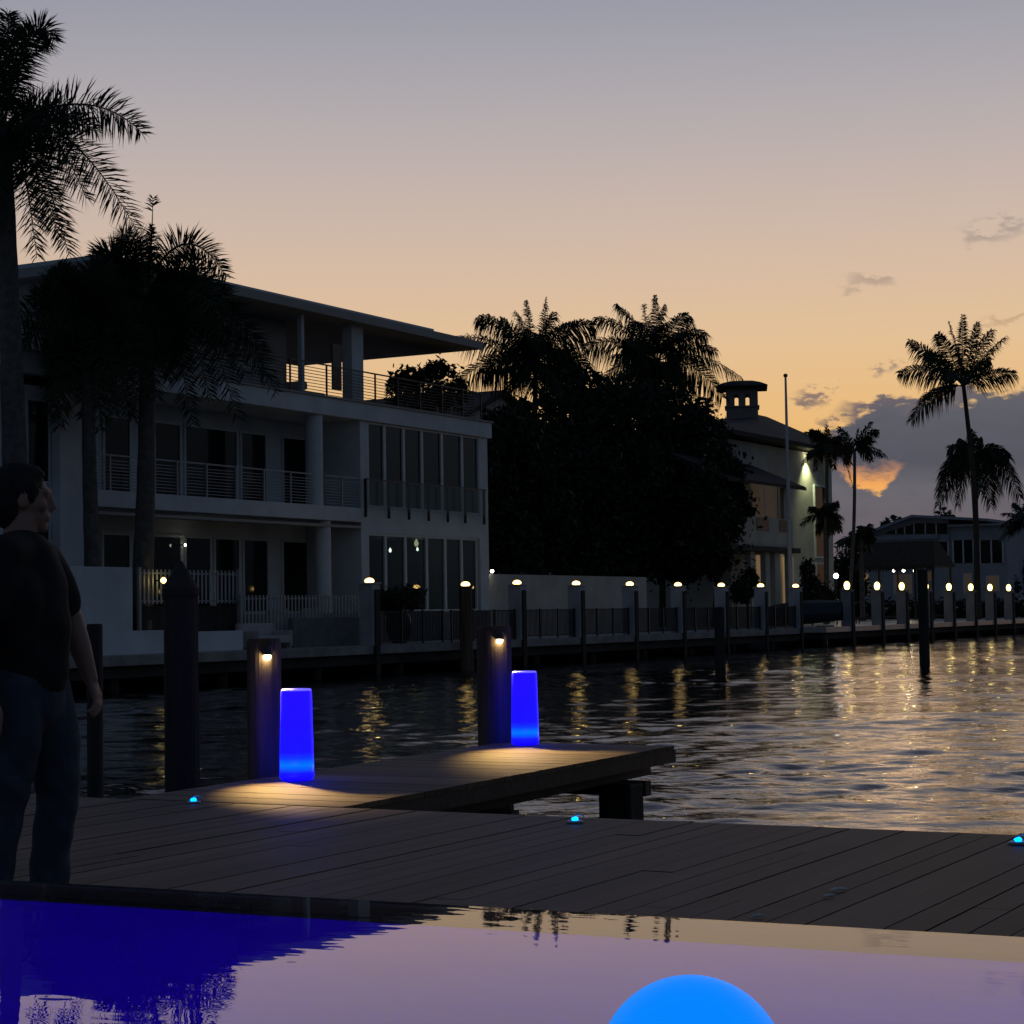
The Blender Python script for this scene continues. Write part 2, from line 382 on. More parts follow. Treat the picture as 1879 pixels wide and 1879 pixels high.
# ------------------------------------------------------------------ near dock, pier
dk = thing('wooden_dock', 'wide brown plank dock running along the pool edge', 'dock', (-4, 8, 0))
DY0, DY1 = 2.6, 9.52
mb = MB(); x = -16.0
while x < 9:
    cut = rnd.uniform(4.2, 9.0); e1 = DY1 - .04 + rnd.uniform(-.004, .004)
    mb.box(x, x + .1355 + rnd.uniform(-.0015, .001), DY0, cut, -.035, rnd.uniform(-.002, .002)); mb.box(x, x + .134, cut + .005, e1, -.035, rnd.uniform(-.002, .002)); x += .141
mb.build('decking', 'deck', dk)
MB().box(-16, 9, DY1 - .036, DY1, -.24, -.004).build('edge_board', 'fascia', dk)
MB().box(-16, 9, 6.2, DY1 - .05, -.22, -.06).build('joist_frame', 'fascia', dk)
for x in (-15, -11.5, -6.0, -2.2, 1.8, 5.5): MB().tube([(x, 9.2, -4), (x, 9.2, -.2)], .15, 12).build('support_post', 'pile_dark', dk)
PX0, PX1, PY1 = -7.97, -6.38, 14.80
pr = thing('wooden_pier', 'narrow tan plank pier reaching out from the dock over the canal', 'pier', (-7.2, 12, 0))
mb = MB(); y = DY1 + .006
while y < PY1 - .1:
    mb.box(PX0, PX1 + rnd.uniform(-.002, .002), y, y + .136, -.032, rnd.uniform(-.0012, .0012)); y += .1415
mb.build('decking', 'pierdeck', pr)
mb = MB(); mb.box(PX1 - .04, PX1 - .003, DY1 + .005, PY1, -.135, -.034); mb.build('side_board', 'fascia', pr)
mb = MB(); mb.box(PX0 + .003, PX0 + .04, DY1 + .005, PY1, -.135, -.034); mb.build('side_board', 'fascia', pr)
MB().box(PX0 + .041, PX1 - .041, PY1 - .04, PY1 - .003, -.135, -.034).build('end_board', 'fascia', pr)
for x in (-7.9, -7.25, -6.62): MB().box(x - .03, x + .03, DY1 + .01, PY1 - .05, -.24, -.036).build('joist', 'fascia', pr)
for px, py in ((1150, 1450), (868, 1480)):
    y = Yat(px, -6.72, py)
    MB().box(PX0, PX1 - .02, y + .16, y + .28, -.36, -.245).build('cross_beam', 'fascia', pr)
    for x in (-7.8, -6.55): MB().box(x - .14, x + .14, y - .125, y + .15, -4, -.245).build('support_post', 'pile_dark', pr, bevel=.02)
for ch in pr.children:          # the pier leaves the dock a little out of square
    for vt in ch.data.vertices: vt.co.x -= .050 * (vt.co.y - 9.52)

# ------------------------------------------------------------------ pilings of the near dock
def piling(loc, r, top, label, m='pile', cone=False, lean=(0, 0), group='wooden pilings of the near docks'):
    o = thing('wooden_piling', label, 'piling', (loc[0], loc[1], 0), group)
    n = 26; mb = MB(); vs = []; zs = [-4.0, -1.0, -.2, .3, top - .03, top]
    rs = random.Random(int(loc[1] * 100)); ph = [1 + rs.uniform(-.035, .035) for _ in range(n)]
    for i, z in enumerate(zs):
        for k in range(n):
            g = 2 * math.pi * k / n; rr = r * ph[k] * (1.05 - .05 * (z + 4) / (top + 4)) * (.93 if i == len(zs) - 1 else 1)
            vs.append((loc[0] + lean[0] * z + rr * math.cos(g), loc[1] + lean[1] * z + rr * math.sin(g), z))
    fs = [(i * n + k, i * n + (k + 1) % n, (i + 1) * n + (k + 1) % n, (i + 1) * n + k) for i in range(len(zs) - 1) for k in range(n)]
    fs.append(tuple((len(zs) - 1) * n + k for k in range(n)))
    mb.add(vs, fs); mb.build('post', m, o, smooth=False)
    if cone:
        c = (loc[0] + lean[0] * top, loc[1] + lean[1] * top, top + .003)
        MB().lathe(c, [(r * 1.10, -.05), (r * 1.12, 0), (.012, .20)], 24).build('cone_cap', 'pile_dark', o)
    return o
def spot_lamp(par, loc, out, r, top, aim):
    # small bullet lamp screwed to the piling head, shining down on the planks
    p = Vector((loc[0], loc[1], 0)) + Vector(out) * (r + .028); p.z = top - .09
    MB().tube([Vector((loc[0], loc[1], top - .07)) + Vector(out) * (r - .01), p + Vector((0, 0, .02))], .013, 8).build('bracket', 'darkmetal', par)
    MB().lathe(tuple(p), [(.018, .042), (.034, .03), (.038, -.02), (.030, -.024)], 16).build('lamp_hood', 'darkmetal', par)
    MB().lathe((p.x, p.y, p.z), [(.006, -.058), (.022, -.050), (.027, -.026)], 14).build('bulb', 'bulb', par)
    l = lamp_light('spot_light', 'SPOT', p + Vector(out) * .02 + Vector((0, 0, -.075)), 230.0, (1, .62, .20), par, spot_size=R(54), spot_blend=1.0, shadow_soft_size=.02)
    dv = Vector(aim) - l.location
    l.rotation_euler = dv.to_track_quat('-Z', 'Y').to_euler()
c1 = onZ(486, 1424, 0); r1 = .118
c2 = onZ(909, 1362, 0); r2 = .148
t1 = EYE - 42 / F * 12.9; t2 = EYE - 24 / F * 16.4
p1 = piling((c1.x, c1.y), r1 + .0, t1, 'wooden piling with a lit spot lamp behind the nearer blue lamp')
p2 = piling((c2.x, c2.y), r2, t2, 'wooden piling with a lit spot lamp behind the farther blue lamp')
out = (-FWD + RIGHT * .30).normalized()
spot_lamp(p1, (c1.x, c1.y), out, r1, t1, onZ(552, 1447, 0))
spot_lamp(p2, (c2.x, c2.y), out, r2, t2, onZ(992, 1383, 0))
q = onZ(334, 1452, 0); q = q + (q - EYEP) * .13
piling((q.x, q.y), .122 * 1.0, EYE + 52 / F * (q - EYEP).length, 'tall dark piling with a pointed cone cap standing left of the pier', 'pile_dark', True)
q = onZ(175, 1452, 0); q = q + (q - EYEP) * .35
piling((q.x, q.y), .068, EYE - 8 / F * (q - EYEP).length, 'thin short dark piling standing just right of the walking person', 'pile_dark')
q = onZ(1697, 1220, WATER)
piling((q.x, q.y), .18, EYE + 66 / F * (q - EYEP).length, 'lone dark piling rising from the sunlit water before the globe lamps', 'pile_dark')
q = onZ(1322, 1240, WATER)
piling((q.x, q.y), .16, EYE + 4 / F * (q - EYEP).length, 'low dark piling in the shaded water before the far dock', 'pile_dark')

# ------------------------------------------------------------------ blue glow lamps on the pier
def blue_lamp(loc, label):
    o = thing('glow_lamp', label, 'lamp', loc, 'blue glow lamps on the pier')
    h = .61; x, y, z = loc
    prof = lambda t: .116 - .012 * t
    pr_ = [(.100, .006), (.110, .014), (.115, .03)] + [(prof(t), .03 + (h - .045) * t) for t in (0.0, .16)]
    MB().lathe(loc, [(.100, .002), (.111, .012), (.1155, .03), (prof(.17), .105)], 40).build('lamp_base', 'blue', o, smooth=True)
    MB().lathe(loc, [(prof(.17), .1055), (prof(.17) + .0005, .11), (prof(.3), .178), (prof(.31), .1795)], 40, cap=False).build('light_band', 'blueband', o, smooth=True)
    MB().lathe(loc, [(prof(.31), .180), (prof(.6), .36), (prof(.97), h - .022), (prof(1) - .002, h - .012)], 40, cap=False).build('lamp_shade', 'blue', o, smooth=True)
    MB().lathe(loc, [(prof(1) - .002, h - .0118), (prof(1) - .004, h - .003), (prof(1) - .012, h), (.0, h + .001)], 40, cap=False).build('rim', 'bluerim', o, smooth=True)
    return o
blue_lamp(tuple(onZ(545, 1431, .002)), 'nearer and larger glowing blue lamp standing on the pier')
blue_lamp(tuple(onZ(964, 1366, .002)), 'farther glowing blue lamp standing near the pier end')

# small blue marker lights along the dock edge
def dock_light(loc, label):
    o = thing('dock_light', label, 'dock light', loc, 'blue marker lights along the dock edge')
    MB().lathe(loc, [(.045, .0015), (.045, .008), (.038, .013), (.02, .014)], 20).build('base_plate', 'steel', o)
    MB().lathe(loc, [(.016, .0142), (.019, .022), (.012, .031), (.0, .033)], 14, cap=False).build('lens', 'decklight', o)
    a = Vector(loc) + RIGHT * .02; pts = [a + RIGHT * (.036 * t) + UP * (.046 - .026 * t * t) - FWD * .0 for t in [float(q_) for q_ in np.linspace(-1.2, 1.0, 7)]]
    MB().tube(pts, [.006, .008, .010, .010, .009, .007, .004], 8, ell=.5).build('guard', 'steel', o)
    return o
dock_light(tuple(onZ(355, 1474, .0)), 'blue dock light at the left, beside the pier mouth')
dock_light(tuple(onZ(1055, 1510, .0)), 'blue dock light in the middle of the dock edge')
dock_light(tuple(onZ(1868, 1549, .0)), 'blue dock light at the right edge of the photo')

# ------------------------------------------------------------------ pool
PA = R(3.2); PO = onZ(940, 1667, .88); PO.z = 0; px_ = Vector((math.cos(PA), math.sin(PA), 0)); py_ = Vector((-math.sin(PA), math.cos(PA), 0))
PT = .88
def pw(a, b, z): return tuple(PO + px_ * a + py_ * b + UP * z)
def pbox(mb, a0, a1, b0, b1, z0, z1):
    v = [pw(a0, b0, z0), pw(a1, b0, z0), pw(a1, b1, z0), pw(a0, b1, z0), pw(a0, b0, z1), pw(a1, b0, z1), pw(a1, b1, z1), pw(a0, b1, z1)]
    mb.add(v, [(3, 2, 1, 0), (4, 5, 6, 7), (0, 1, 5, 4), (1, 2, 6, 5), (2, 3, 7, 6), (3, 0, 4, 7)])
PL, PRr, PB = -5.0, 5.0, -4.6
mb = MB(); pbox(mb, PL, PRr, PB, -.086, -.6, -.45); structure(mb.build('pool_floor', 'tile'))
pe = thing('pool_wall', 'dark wet overflow wall along the far edge of the pool', 'pool edge', pw(0, 0, 0))
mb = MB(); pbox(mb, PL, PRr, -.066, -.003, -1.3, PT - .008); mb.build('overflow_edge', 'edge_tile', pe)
mb = MB(); pbox(mb, PL, PRr, -.084, -.067, -.449, PT - .010); mb.build('inner_tiles', 'tile', pe)
ps = thing('pool_wall', 'tiled side and near walls of the lit pool under the viewer', 'pool wall', pw(0, PB, 0))
mb = MB(); pbox(mb, PL - .3, PL - .002, PB, -.003, -1.3, PT + .05); mb.build('side_wall', 'tile', ps)
mb = MB(); pbox(mb, PRr + .002, PRr + .3, PB, -.003, -1.3, PT + .05); mb.build('side_wall', 'tile', ps)
mb = MB(); pbox(mb, PL - .3, PRr + .3, PB - .3, PB - .002, -1.3, PT + .05); mb.build('near_wall', 'tile', ps)
mb = MB(); mb.add([pw(PL, PB, PT), pw(PRr, PB, PT), pw(PRr, 0, PT), pw(PL, 0, PT)], [(0, 1, 2, 3)])
pwo = structure(mb.build('pool_water', 'poolwater'))
if pwo.data.polygons[0].normal.z < 0: pwo.data.flip_normals()
structure(MB().box(-16, 14, -12, 6.1, -4.5, -.65).build('ground', 'conc'))
for a in (-3.6, -1.6, .6, 2.8):
    lamp_light('pool_light', 'POINT', pw(a, PB + .3, .25), 66.0 if a < -1 else 62.0, (.045, .0, 1), None, shadow_soft_size=.12)
lamp_light('pool_light', 'POINT', pw(-4.6, -1.6, .2), 20.0, (.045, .0, 1), None, shadow_soft_size=.12)
bc = EYEP + ray(1270, 1968) * .84
bl = MB().lathe(tuple(bc), [(.0406 * math.sin(t), -.0406 * math.cos(t)) for t in np.linspace(0, math.pi, 40)], 64, cap=False).build('globe_light', 'ball', smooth=True)
tag(bl, 'round glowing azure ball light floating on the pool in the foreground', 'ball light')

# ------------------------------------------------------------------ far dock
def clear_glass(name, tint, ior=1.5):
    m = bpy.data.materials.new(name); m.use_nodes = True; t = NT(m.node_tree)
    t.n.remove(t.n['Principled BSDF']); o = t.n['Material Output']
    fr = t.new('ShaderNodeFresnel'); fr.inputs[0].default_value = ior
    g = t.new('ShaderNodeBsdfGlossy'); g.inputs['Roughness'].default_value = .02; g.inputs['Color'].default_value = (1, 1, 1, 1)
    tr = t.new('ShaderNodeBsdfTransparent'); tr.inputs[0].default_value = (*tint, 1)
    mx = t.new('ShaderNodeMixShader'); bk = t.new('ShaderNodeNewGeometry').outputs['Backfacing']; t.put(mx.inputs[0], t.m('MULTIPLY', fr.outputs[0], t.m('SUBTRACT', 1.0, bk))); t.l.new(tr.outputs[0], mx.inputs[1]); t.l.new(g.outputs[0], mx.inputs[2]); t.l.new(mx.outputs[0], o.inputs[0])
    return m
M['clear'] = clear_glass('tinted_clear_glass', (.35, .42, .42))
M['railglass'] = clear_glass('railing_glass', (.80, .86, .86))

D1 = Yat(1476, XD, 1150); D2 = Yat(1516, XD, 1150)
fd = thing('far_dock', 'long pale concrete dock with dome lamp posts in front of the big house', 'dock', (XD, 70, 0))
MB().box(-40.59, XD, 18, D1, -.26, .04).build('dock_slab', 'conc', fd, bevel=.015)
MB().box(-40.3, XD - .25, 18.2, D1 - .2, -.62, -.262).build('under_beam', 'seawall', fd)
for y in np.arange(24, D1, 5.2): MB().tube([(XD - .6, y, -5), (XD - .6, y, -.63)], .2, 10).build('support_post', 'pile_dark', fd)
fd2 = thing('far_dock', 'pale concrete dock farther right with square globe lamp pillars', 'dock', (XD, 140, 0))
MB().box(-40.59, XD, D2, 190, -.26, .04).build('dock_slab', 'patio', fd2, bevel=.015)
MB().box(-40.3, XD - .25, D2 + .2, 189.8, -.62, -.262).build('under_beam', 'seawall', fd2)
for y in np.arange(D2 + 1, 189, 5.2): MB().tube([(XD - .6, y, -5), (XD - .6, y, -.63)], .2, 10).build('support_post', 'pile_dark', fd2)
structure(MB().box(-75, -40.62, D2 + 2, 186, -.1, .05).build('patio_paving', 'patio'))
structure(MB().box(-48, -40.62, 30, D1, -.1, .02).build('terrace_paving', 'conc'))
sw = MB().box(-40.6, -40.3, 18, 400, -4.9, -.63).build('seawall', 'seawall'); tag(sw, 'dark wet seawall under the far docks above the waterline', 'seawall')

def lamp_post():
    o = thing('lamp_post', '', 'lamp post', (0, 0, 0), 'dome lamp posts along the far dock')
    MB().box(-.56, 0, -.25, .25, -.30, 2.14).build('sleeve', 'sleeve', o, bevel=.02)
    MB().box(.002, .07, -.14, .14, -1.6, 1.95).build('fender_board', 'pile_dark', o, bevel=.012)
    MB().box(-.60, .04, -.29, .29, 2.142, 2.19).build('post_cap', 'white', o, bevel=.012)
    MB().lathe((-.28, 0, 2.20), [(.14, .0), (.165, .02), (.175, .05), (.155, .10), (.11, .138), (.05, .158), (0, .162)], 24, cap=False).build('lamp_dome', 'lamp', o, smooth=True)
    return o
L1 = [(58.1, 'white dome lamp post in front of the big house, beside the tall dark vase'), None,
      (68.86, 'white dome lamp post just right of the house, before the garden wall left end'),
      (74.04, 'white dome lamp post in front of the middle of the pale garden wall'),
      (79.29, 'white dome lamp post at the right end of the pale garden wall'),
      (84.52, 'white dome lamp post before the black tree mass, next right after the pale garden wall'),
      (89.71, 'white dome lamp post in front of the left side of the tile roofed house'),
      (94.9, 'white dome lamp post directly left of the flagpole'),
      (99.94, 'white dome lamp post directly right of the flagpole')]
lp0 = lamp_post(); first = True
for e in L1:
    if e is None: continue
    if first: lp0.location = (XD, e[0], .04); lp0['label'] = e[1]; first = False
    else: clone(lp0, (XD, e[0], .04), e[1])
wl = thing('lamp_post', 'bare dark wooden lamp post with a lit dome in front of the big house windows', 'lamp post', (XD + .45, 63.53, 0), 'dome lamp posts along the far dock')
MB().tube([(XD + .45, 63.53, -4), (XD + .45, 63.53, 2.06)], [.27, .235], 16).build('post', 'pile', wl)
MB().lathe((XD + .45, 63.53, 2.07), [(.25, 0), (.25, .05)], 20).build('post_cap', 'pile_dark', wl)
MB().lathe((XD + .45, 63.53, 2.13), [(.14, .0), (.165, .02), (.175, .05), (.155, .10), (.11, .138), (.05, .158), (0, .162)], 24, cap=False).build('lamp_dome', 'lamp', wl, smooth=True)

def globe_post():
    o = thing('lamp_post', '', 'lamp post', (0, 0, 0), 'globe lamp pillars along the farther dock')
    MB().box(-.60, 0, -.28, .28, -.30, 2.02).build('pillar', 'greywhite', o, bevel=.02)
    MB().box(.002, .09, -.20, .20, -1.6, 1.95).build('fender_board', 'pile_dark', o, bevel=.012)
    MB().box(-.65, .05, -.33, .33, 2.022, 2.09).build('pillar_cap', 'greywhite', o, bevel=.012)
    MB().lathe((-.3, 0, 2.095), [(.09, 0), (.125, .04), (.165, .15), (.175, .25), (.15, .36), (.09, .44), (0, .47)], 24, cap=False).build('lamp_globe', 'globe', o, smooth=True)
    return o
names = ['first globe lamp pillar from the left on the farther dock', 'second globe lamp pillar from the left on the farther dock', 'third globe lamp pillar from the left, before the thatched hut',
         'globe lamp pillar partly behind the lone dark piling in the water', 'fifth globe lamp pillar from the left on the farther dock', 'sixth globe lamp pillar from the left, below the tall coconut palm',
         'seventh globe lamp pillar from the left on the farther dock', 'globe lamp pillar nearest the right edge of the photo']
gp0 = globe_post()
for k, (y, nme) in enumerate(zip((108.22, 113.6, 118.35, 123.34, 128.44, 133.64, 138.5, 143.53), names)):
    if k == 0: gp0.location = (XD, y, .04); gp0['label'] = nme
    else: clone(gp0, (XD, y, .04), nme)

# dark railing fences between the dome lamp posts
def dock_fence(y0, y1, label):
    o = thing('mesh_fence', label, 'fence', (XD - .28, (y0 + y1) / 2, .04), 'dark fences between the dome lamp posts')
    mb = MB(); X = XD - .28
    for z in (.14, 1.18): mb.box(X - .02, X + .02, y0, y1, z, z + .04)
    y = y0 + .06
    while y < y1 - .03: mb.box(X - .012, X + .012, y, y + .024, .16, 1.19); y += .105
    mb.build('fence_panel', 'mesh', o)
    n = 3
    for k in range(n + 1):
        yy = y0 + (y1 - y0) * k / n; yy = min(max(yy, y0 + .04), y1 - .04)
        MB().box(X + .021, X + .08, yy - .035, yy + .035, .045, 1.25).build('fence_post', 'darkmetal', o)
ys_ = [58.4, 63.3, 68.86, 74.04, 79.29, 84.52, 89.71, 94.9, 99.94]
fl = ['dark dock fence between the tall vase and the bare wooden lamp post', 'dark dock fence in front of the right corner of the big house', 'dark dock fence before the left half of the pale garden wall', 'dark dock fence before the right half of the pale garden wall',
      'dark dock fence next right after the pale garden wall', 'dark dock fence below the black tree mass', 'dark dock fence before the balcony house, left of the flagpole lamps', 'dark dock fence at the foot of the flagpole']
for a, b, n_ in zip(ys_, ys_[1:], fl): dock_fence(a + .28, b - .28, n_)

def zp(x, y, X): return onX(x, y, X).z
def wallX(name, X, x0, x1, ytop, m, label, cat, thick=.25, z0=.0, xm=None):
    xm = xm or (x0 + x1) / 2
    o = MB().box(X - thick, X, Yat(x0, X, ytop), Yat(x1, X, ytop), z0, zp(xm, ytop, X)).build(name, m, bevel=.01)
    return tag(o, label, cat)
wallX('garden_wall', -44.2, 880, 1186, 1056, 'stucco_warm', 'pale garden wall right of the big house, below the black trees', 'wall')
wallX('garden_wall', -39.0, 20, 243, 1039, 'stucco', 'tall blue grey wall block behind the walking person', 'wall', .3, .02)
wallX('garden_wall', -38.3, 150, 306, 1158, 'stucco', 'low pale wall between the thin piling and the cone capped piling', 'wall', .3, .04)
wallX('garden_wall', -38.3, 364, 446, 1158, 'stucco', 'low pale wall just right of the cone capped piling', 'wall', .3, .04)
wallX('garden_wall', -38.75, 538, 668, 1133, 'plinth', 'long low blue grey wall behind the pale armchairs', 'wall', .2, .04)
b_ = MB().lathe(tuple(onX(903, 1051, -44.0)), [(.05, 0), (.09, .06), (.05, .14), (0, .15)], 14).build('wall_lamp', 'bulbw'); tag(b_, 'tiny white lamp on the left end of the pale garden wall', 'lamp')

def picket(X, x0, x1, ytop, ybot, label):
    y0, y1 = Yat(x0, X, ytop), Yat(x1, X, ytop); zt = zp((x0 + x1) / 2, ytop, X); zb = zp((x0 + x1) / 2, ybot, X)
    o = thing('picket_fence', label, 'fence', (X, (y0 + y1) / 2, zb))
    mb = MB(); y = y0
    mb.box(X - .05, X - .012, y0, y1, zt - .14, zt - .09); mb.box(X - .05, X - .012, y0, y1, zb + .06, zb + .11)
    while y < y1 - .05: mb.box(X - .01, X + .012, y, y + .075, zb, zt); y += .205
    mb.build('slats', 'steel', o)
    for yy in (y0 - .05, y1): MB().box(X - .05, X + .05, yy, yy + .1, min(zb, .03), zt + .06).build('fence_post', 'steel', o)
    return zb
picket(-39.2, 255, 436, 1046, 1108, 'upper run of white slat fence behind the cone capped piling')
picket(-39.0, 441, 664, 1092, 1178, 'lower run of white slat fence in front of the ground floor doors')
hb = MB().box(-40.2, -39.4, Yat(250, -39.4), Yat(436, -39.4), .025, zp(340, 1112, -39.4)).build('planter_box', 'pile_dark'); tag(hb, 'long dark planter box under the upper white slat fence', 'planter')

def terrace_chair(X, xa, xb, ytop, ybot, label):
    y0, y1 = Yat(xa, X, ytop), Yat(xb, X, ytop); zt = zp((xa + xb) / 2, ytop, X)
    o = thing('terrace_armchair', label, 'armchair', (X, (y0 + y1) / 2, .04))
    MB().box(X - .75, X, y0 + .13, y1 - .13, .22, .48).build('seat', 'cushion', o, bevel=.05)
    MB().box(X - .95, X - .76, y0, y1, .10, zt).build('backrest', 'cushion', o, bevel=.05)
    for a, b in ((y0, y0 + .12), (y1 - .12, y1)): MB().box(X - .75, X, a, b, .10, .64).build('armrest', 'cushion', o, bevel=.03)
    for a in (y0 + .05, y1 - .05):
        for xx in (X - .85, X - .08): MB().tube([(xx, a, .04), (xx, a, .11)], .03, 8).build('leg', 'frame', o)
terrace_chair(-38.2, 474, 537, 1143, 1170, 'pale armchair facing the canal, behind the left spot lamp piling')
terrace_chair(-38.9, 528, 562, 1116, 1150, 'small pale armchair farther back by the white slat fence')
terrace_chair(-38.9, 592, 626, 1116, 1150, 'small pale armchair nearest the white lamp post by the vase')
# tall vase with a shrub
V0 = onX(733, 1180, -39.3); V0.z = .02
vz = thing('tall_vase', 'tall dark vase with a bushy plant between the first two lamp posts', 'planter', tuple(V0))
MB().lathe(tuple(V0), [(.24, 0), (.42, .25), (.50, .6), (.46, .95), (.33, 1.15), (.36, 1.24), (.30, 1.23)], 24).build('vase', 'vase', vz, smooth=True)

# ------------------------------------------------------------------ foliage helpers
class Leaves:
    def __init__(s): s.v = []; s.f3 = []; s.f4 = []; s.n = 0
    def put(s, v, f3=None, f4=None):
        v = np.asarray(v, float)
        if f3 is not None: s.f3.append(np.asarray(f3) + s.n)
        if f4 is not None: s.f4.append(np.asarray(f4) + s.n)
        s.v.append(v); s.n += len(v)
    def build(s, name, m, parent):
        f = []
        if s.f4: f.append(np.concatenate(s.f4))
        if s.f3: f.append(np.concatenate(s.f3))
        return npmesh(name, np.concatenate(s.v), f, m, parent)
def unit(a): return a / np.maximum(1e-9, np.linalg.norm(a, axis=-1, keepdims=True))
def frond(L, P0, P1, P2, n=60, ll=.8, w=.05, droop=.35, plume=0.0, rr=.03, t0=.14, rs=nrs, lean=.45, roll=0.0):
    P0, P1, P2 = [np.array(p, float) for p in (P0, P1, P2)]
    t = np.linspace(0, 1, 14)[:, None]
    cur = (1 - t) ** 2 * P0 + 2 * t * (1 - t) * P1 + t * t * P2
    # rachis
    tan = unit(np.gradient(cur, axis=0)); sd = unit(np.cross(tan, [0, 0, 1.0]) + 1e-6); nm = np.cross(sd, tan)
    rad = rr * (1 - .85 * t)
    k = len(cur); ring = np.stack([cur + sd * rad, cur + nm * rad, cur - sd * rad, cur - nm * rad], 1).reshape(-1, 3)
    i = (np.arange(k - 1)[:, None] * 4); q = np.concatenate([np.stack([i[:, 0] + a, i[:, 0] + (a + 1) % 4, i[:, 0] + 4 + (a + 1) % 4, i[:, 0] + 4 + a], 1) for a in range(4)])
    L.put(ring, f4=q)
    # leaflets
    t = np.clip(np.repeat(np.linspace(t0, .995, n), 2) + rs.normal(0, .3 / n, 2 * n), 0.02, 1)[:, None]; s = np.tile([1.0, -1.0], n)[:, None]
    p = (1 - t) ** 2 * P0 + 2 * t * (1 - t) * P1 + t * t * P2
    T = unit(2 * (1 - t) * (P1 - P0) + 2 * t * (P2 - P1)); S = unit(np.cross(T, [0, 0, 1.0]) + 1e-6); N = np.cross(S, T)
    cr, sr = math.cos(roll), math.sin(roll); S, N = S * cr + N * sr, N * cr - S * sr
    ph = rs.uniform(-1, 1, (2 * n, 1)) * plume + .12
    d = unit(T * (lean + .5 * t * t) + (S * s * np.cos(ph) + N * np.sin(ph)) * .85 + rs.normal(0, .07, (2 * n, 3)))
    l = ll * np.interp(t, [0, .15, .45, .8, 1], [.45, .8, 1.0, .72, .34]) * rs.uniform(.82, 1.12, (2 * n, 1))
    dz = np.array([0, 0, -1.0]) * droop
    W = unit(np.cross(d, np.cross(T, d) + 1e-6)); W = unit(T - d * np.sum(T * d, 1, keepdims=True)) * w * .5
    m1 = p + d * l * .45 + dz * l * .18; tp = p + d * l * .92 + dz * l * rs.uniform(.6, 1.25, (2 * n, 1))
    V = np.stack([p - W * .5, p + W * .5, m1 + W, m1 - W, tp], 1).reshape(-1, 3)
    b = np.arange(2 * n)[:, None] * 5
    L.put(V, f4=np.concatenate([b, b + 1, b + 2, b + 3], 1)); L.n -= len(V); L.put(V[:0], f3=np.concatenate([b + 3, b + 2, b + 4], 1)); L.n += len(V)
def palm(kind, label, group, base, top, r0, r1, fronds, Z, rnd_n=10, flen=3.0, seed=1, bend=(0, 0), plume=0.0, ll=.8, w=.06, droop=.35, n=55, shaft=False, trunkmat='trunk', rr=.03, skirt=0, lean=.45):
    """base/top: world points; fronds: (dx, dy, depth, arch) tip offsets from the crown in photo pixels, depth in metres"""
    rs = np.random.RandomState(seed); k = Z / F
    base, top = Vector(base), Vector(top)
    o = thing(kind, label, 'palm tree', tuple(base), group)
    pts = []; rads = []
    for i in range(19):
        t = i / 18; p = base.lerp(top, t) + RIGHT * (bend[0] * math.sin(math.pi * t)) + FWD * (bend[1] * math.sin(math.pi * t)); pts.append(p)
        rads.append((r0 + (r1 - r0) * t) * (1 + (.35 * math.exp(-t * 14))) * (1.0 + (.03 if i % 2 else -.02)))
    MB().tube(pts, rads, 14).build('trunk', trunkmat, o, smooth=True)
    L = Leaves(); c = np.array(top)
    if shaft:
        MB().tube([top - UP * .1, top + UP * .55, top + UP * 1.2], [r1 * 1.25, r1 * 1.05, r1 * .45], 12).build('crownshaft', 'leaf', o, smooth=True); c = c + np.array([0, 0, .75])
    rg, fw, up = np.array(RIGHT), np.array(FWD), np.array(UP)
    for fr in fronds:
        dx, dy, dep, arch = fr[:4]; lm = fr[4] if len(fr) > 4 else 1.0; t0 = fr[5] if len(fr) > 5 else .14
        tip = c + rg * dx * k - up * dy * k + fw * dep
        length = np.linalg.norm(tip - c)
        mid = (c + tip) / 2 + up * arch * length + rs.normal(0, .04, 3) * length
        frond(L, c + rs.normal(0, .06, 3), mid, tip, max(5, int(n * (1 - t0) / .86)), lm * ll * (.8 + .2 * min(1.2, length / flen)), w, droop, plume, rr, t0, rs=rs, lean=lean, roll=rs.uniform(-1.1, 1.1))
    for i in range(rnd_n):
        az = rs.uniform(0, 2 * math.pi); el = rs.uniform(-.7, 1.1)
        hd = np.array([math.cos(az), math.sin(az), 0]); ln = flen * rs.uniform(.8, 1.05)
        tip = c + (hd * math.cos(el) + up * (math.sin(el) - .25)) * ln; mid = (c + tip) / 2 + up * ln * rs.uniform(.18, .34)
        frond(L, c + rs.normal(0, .06, 3), mid, tip, n, ll, w, droop, plume, rr, rs=rs, lean=lean, roll=rs.uniform(-1, 1))
    for i in range(skirt):
        az = rs.uniform(0, 2 * math.pi); hd = np.array([math.cos(az), math.sin(az), 0]); ln = flen * rs.uniform(.6, .95)
        tip = c + hd * rs.uniform(.3, .9) - up * ln; mid = c + hd * rs.uniform(.8, 1.3) - up * ln * .25
        frond(L, c, mid, tip, n, ll * .8, w, droop, plume, rr, rs=rs)
    L.build('crown', 'leaf', o)
    return o
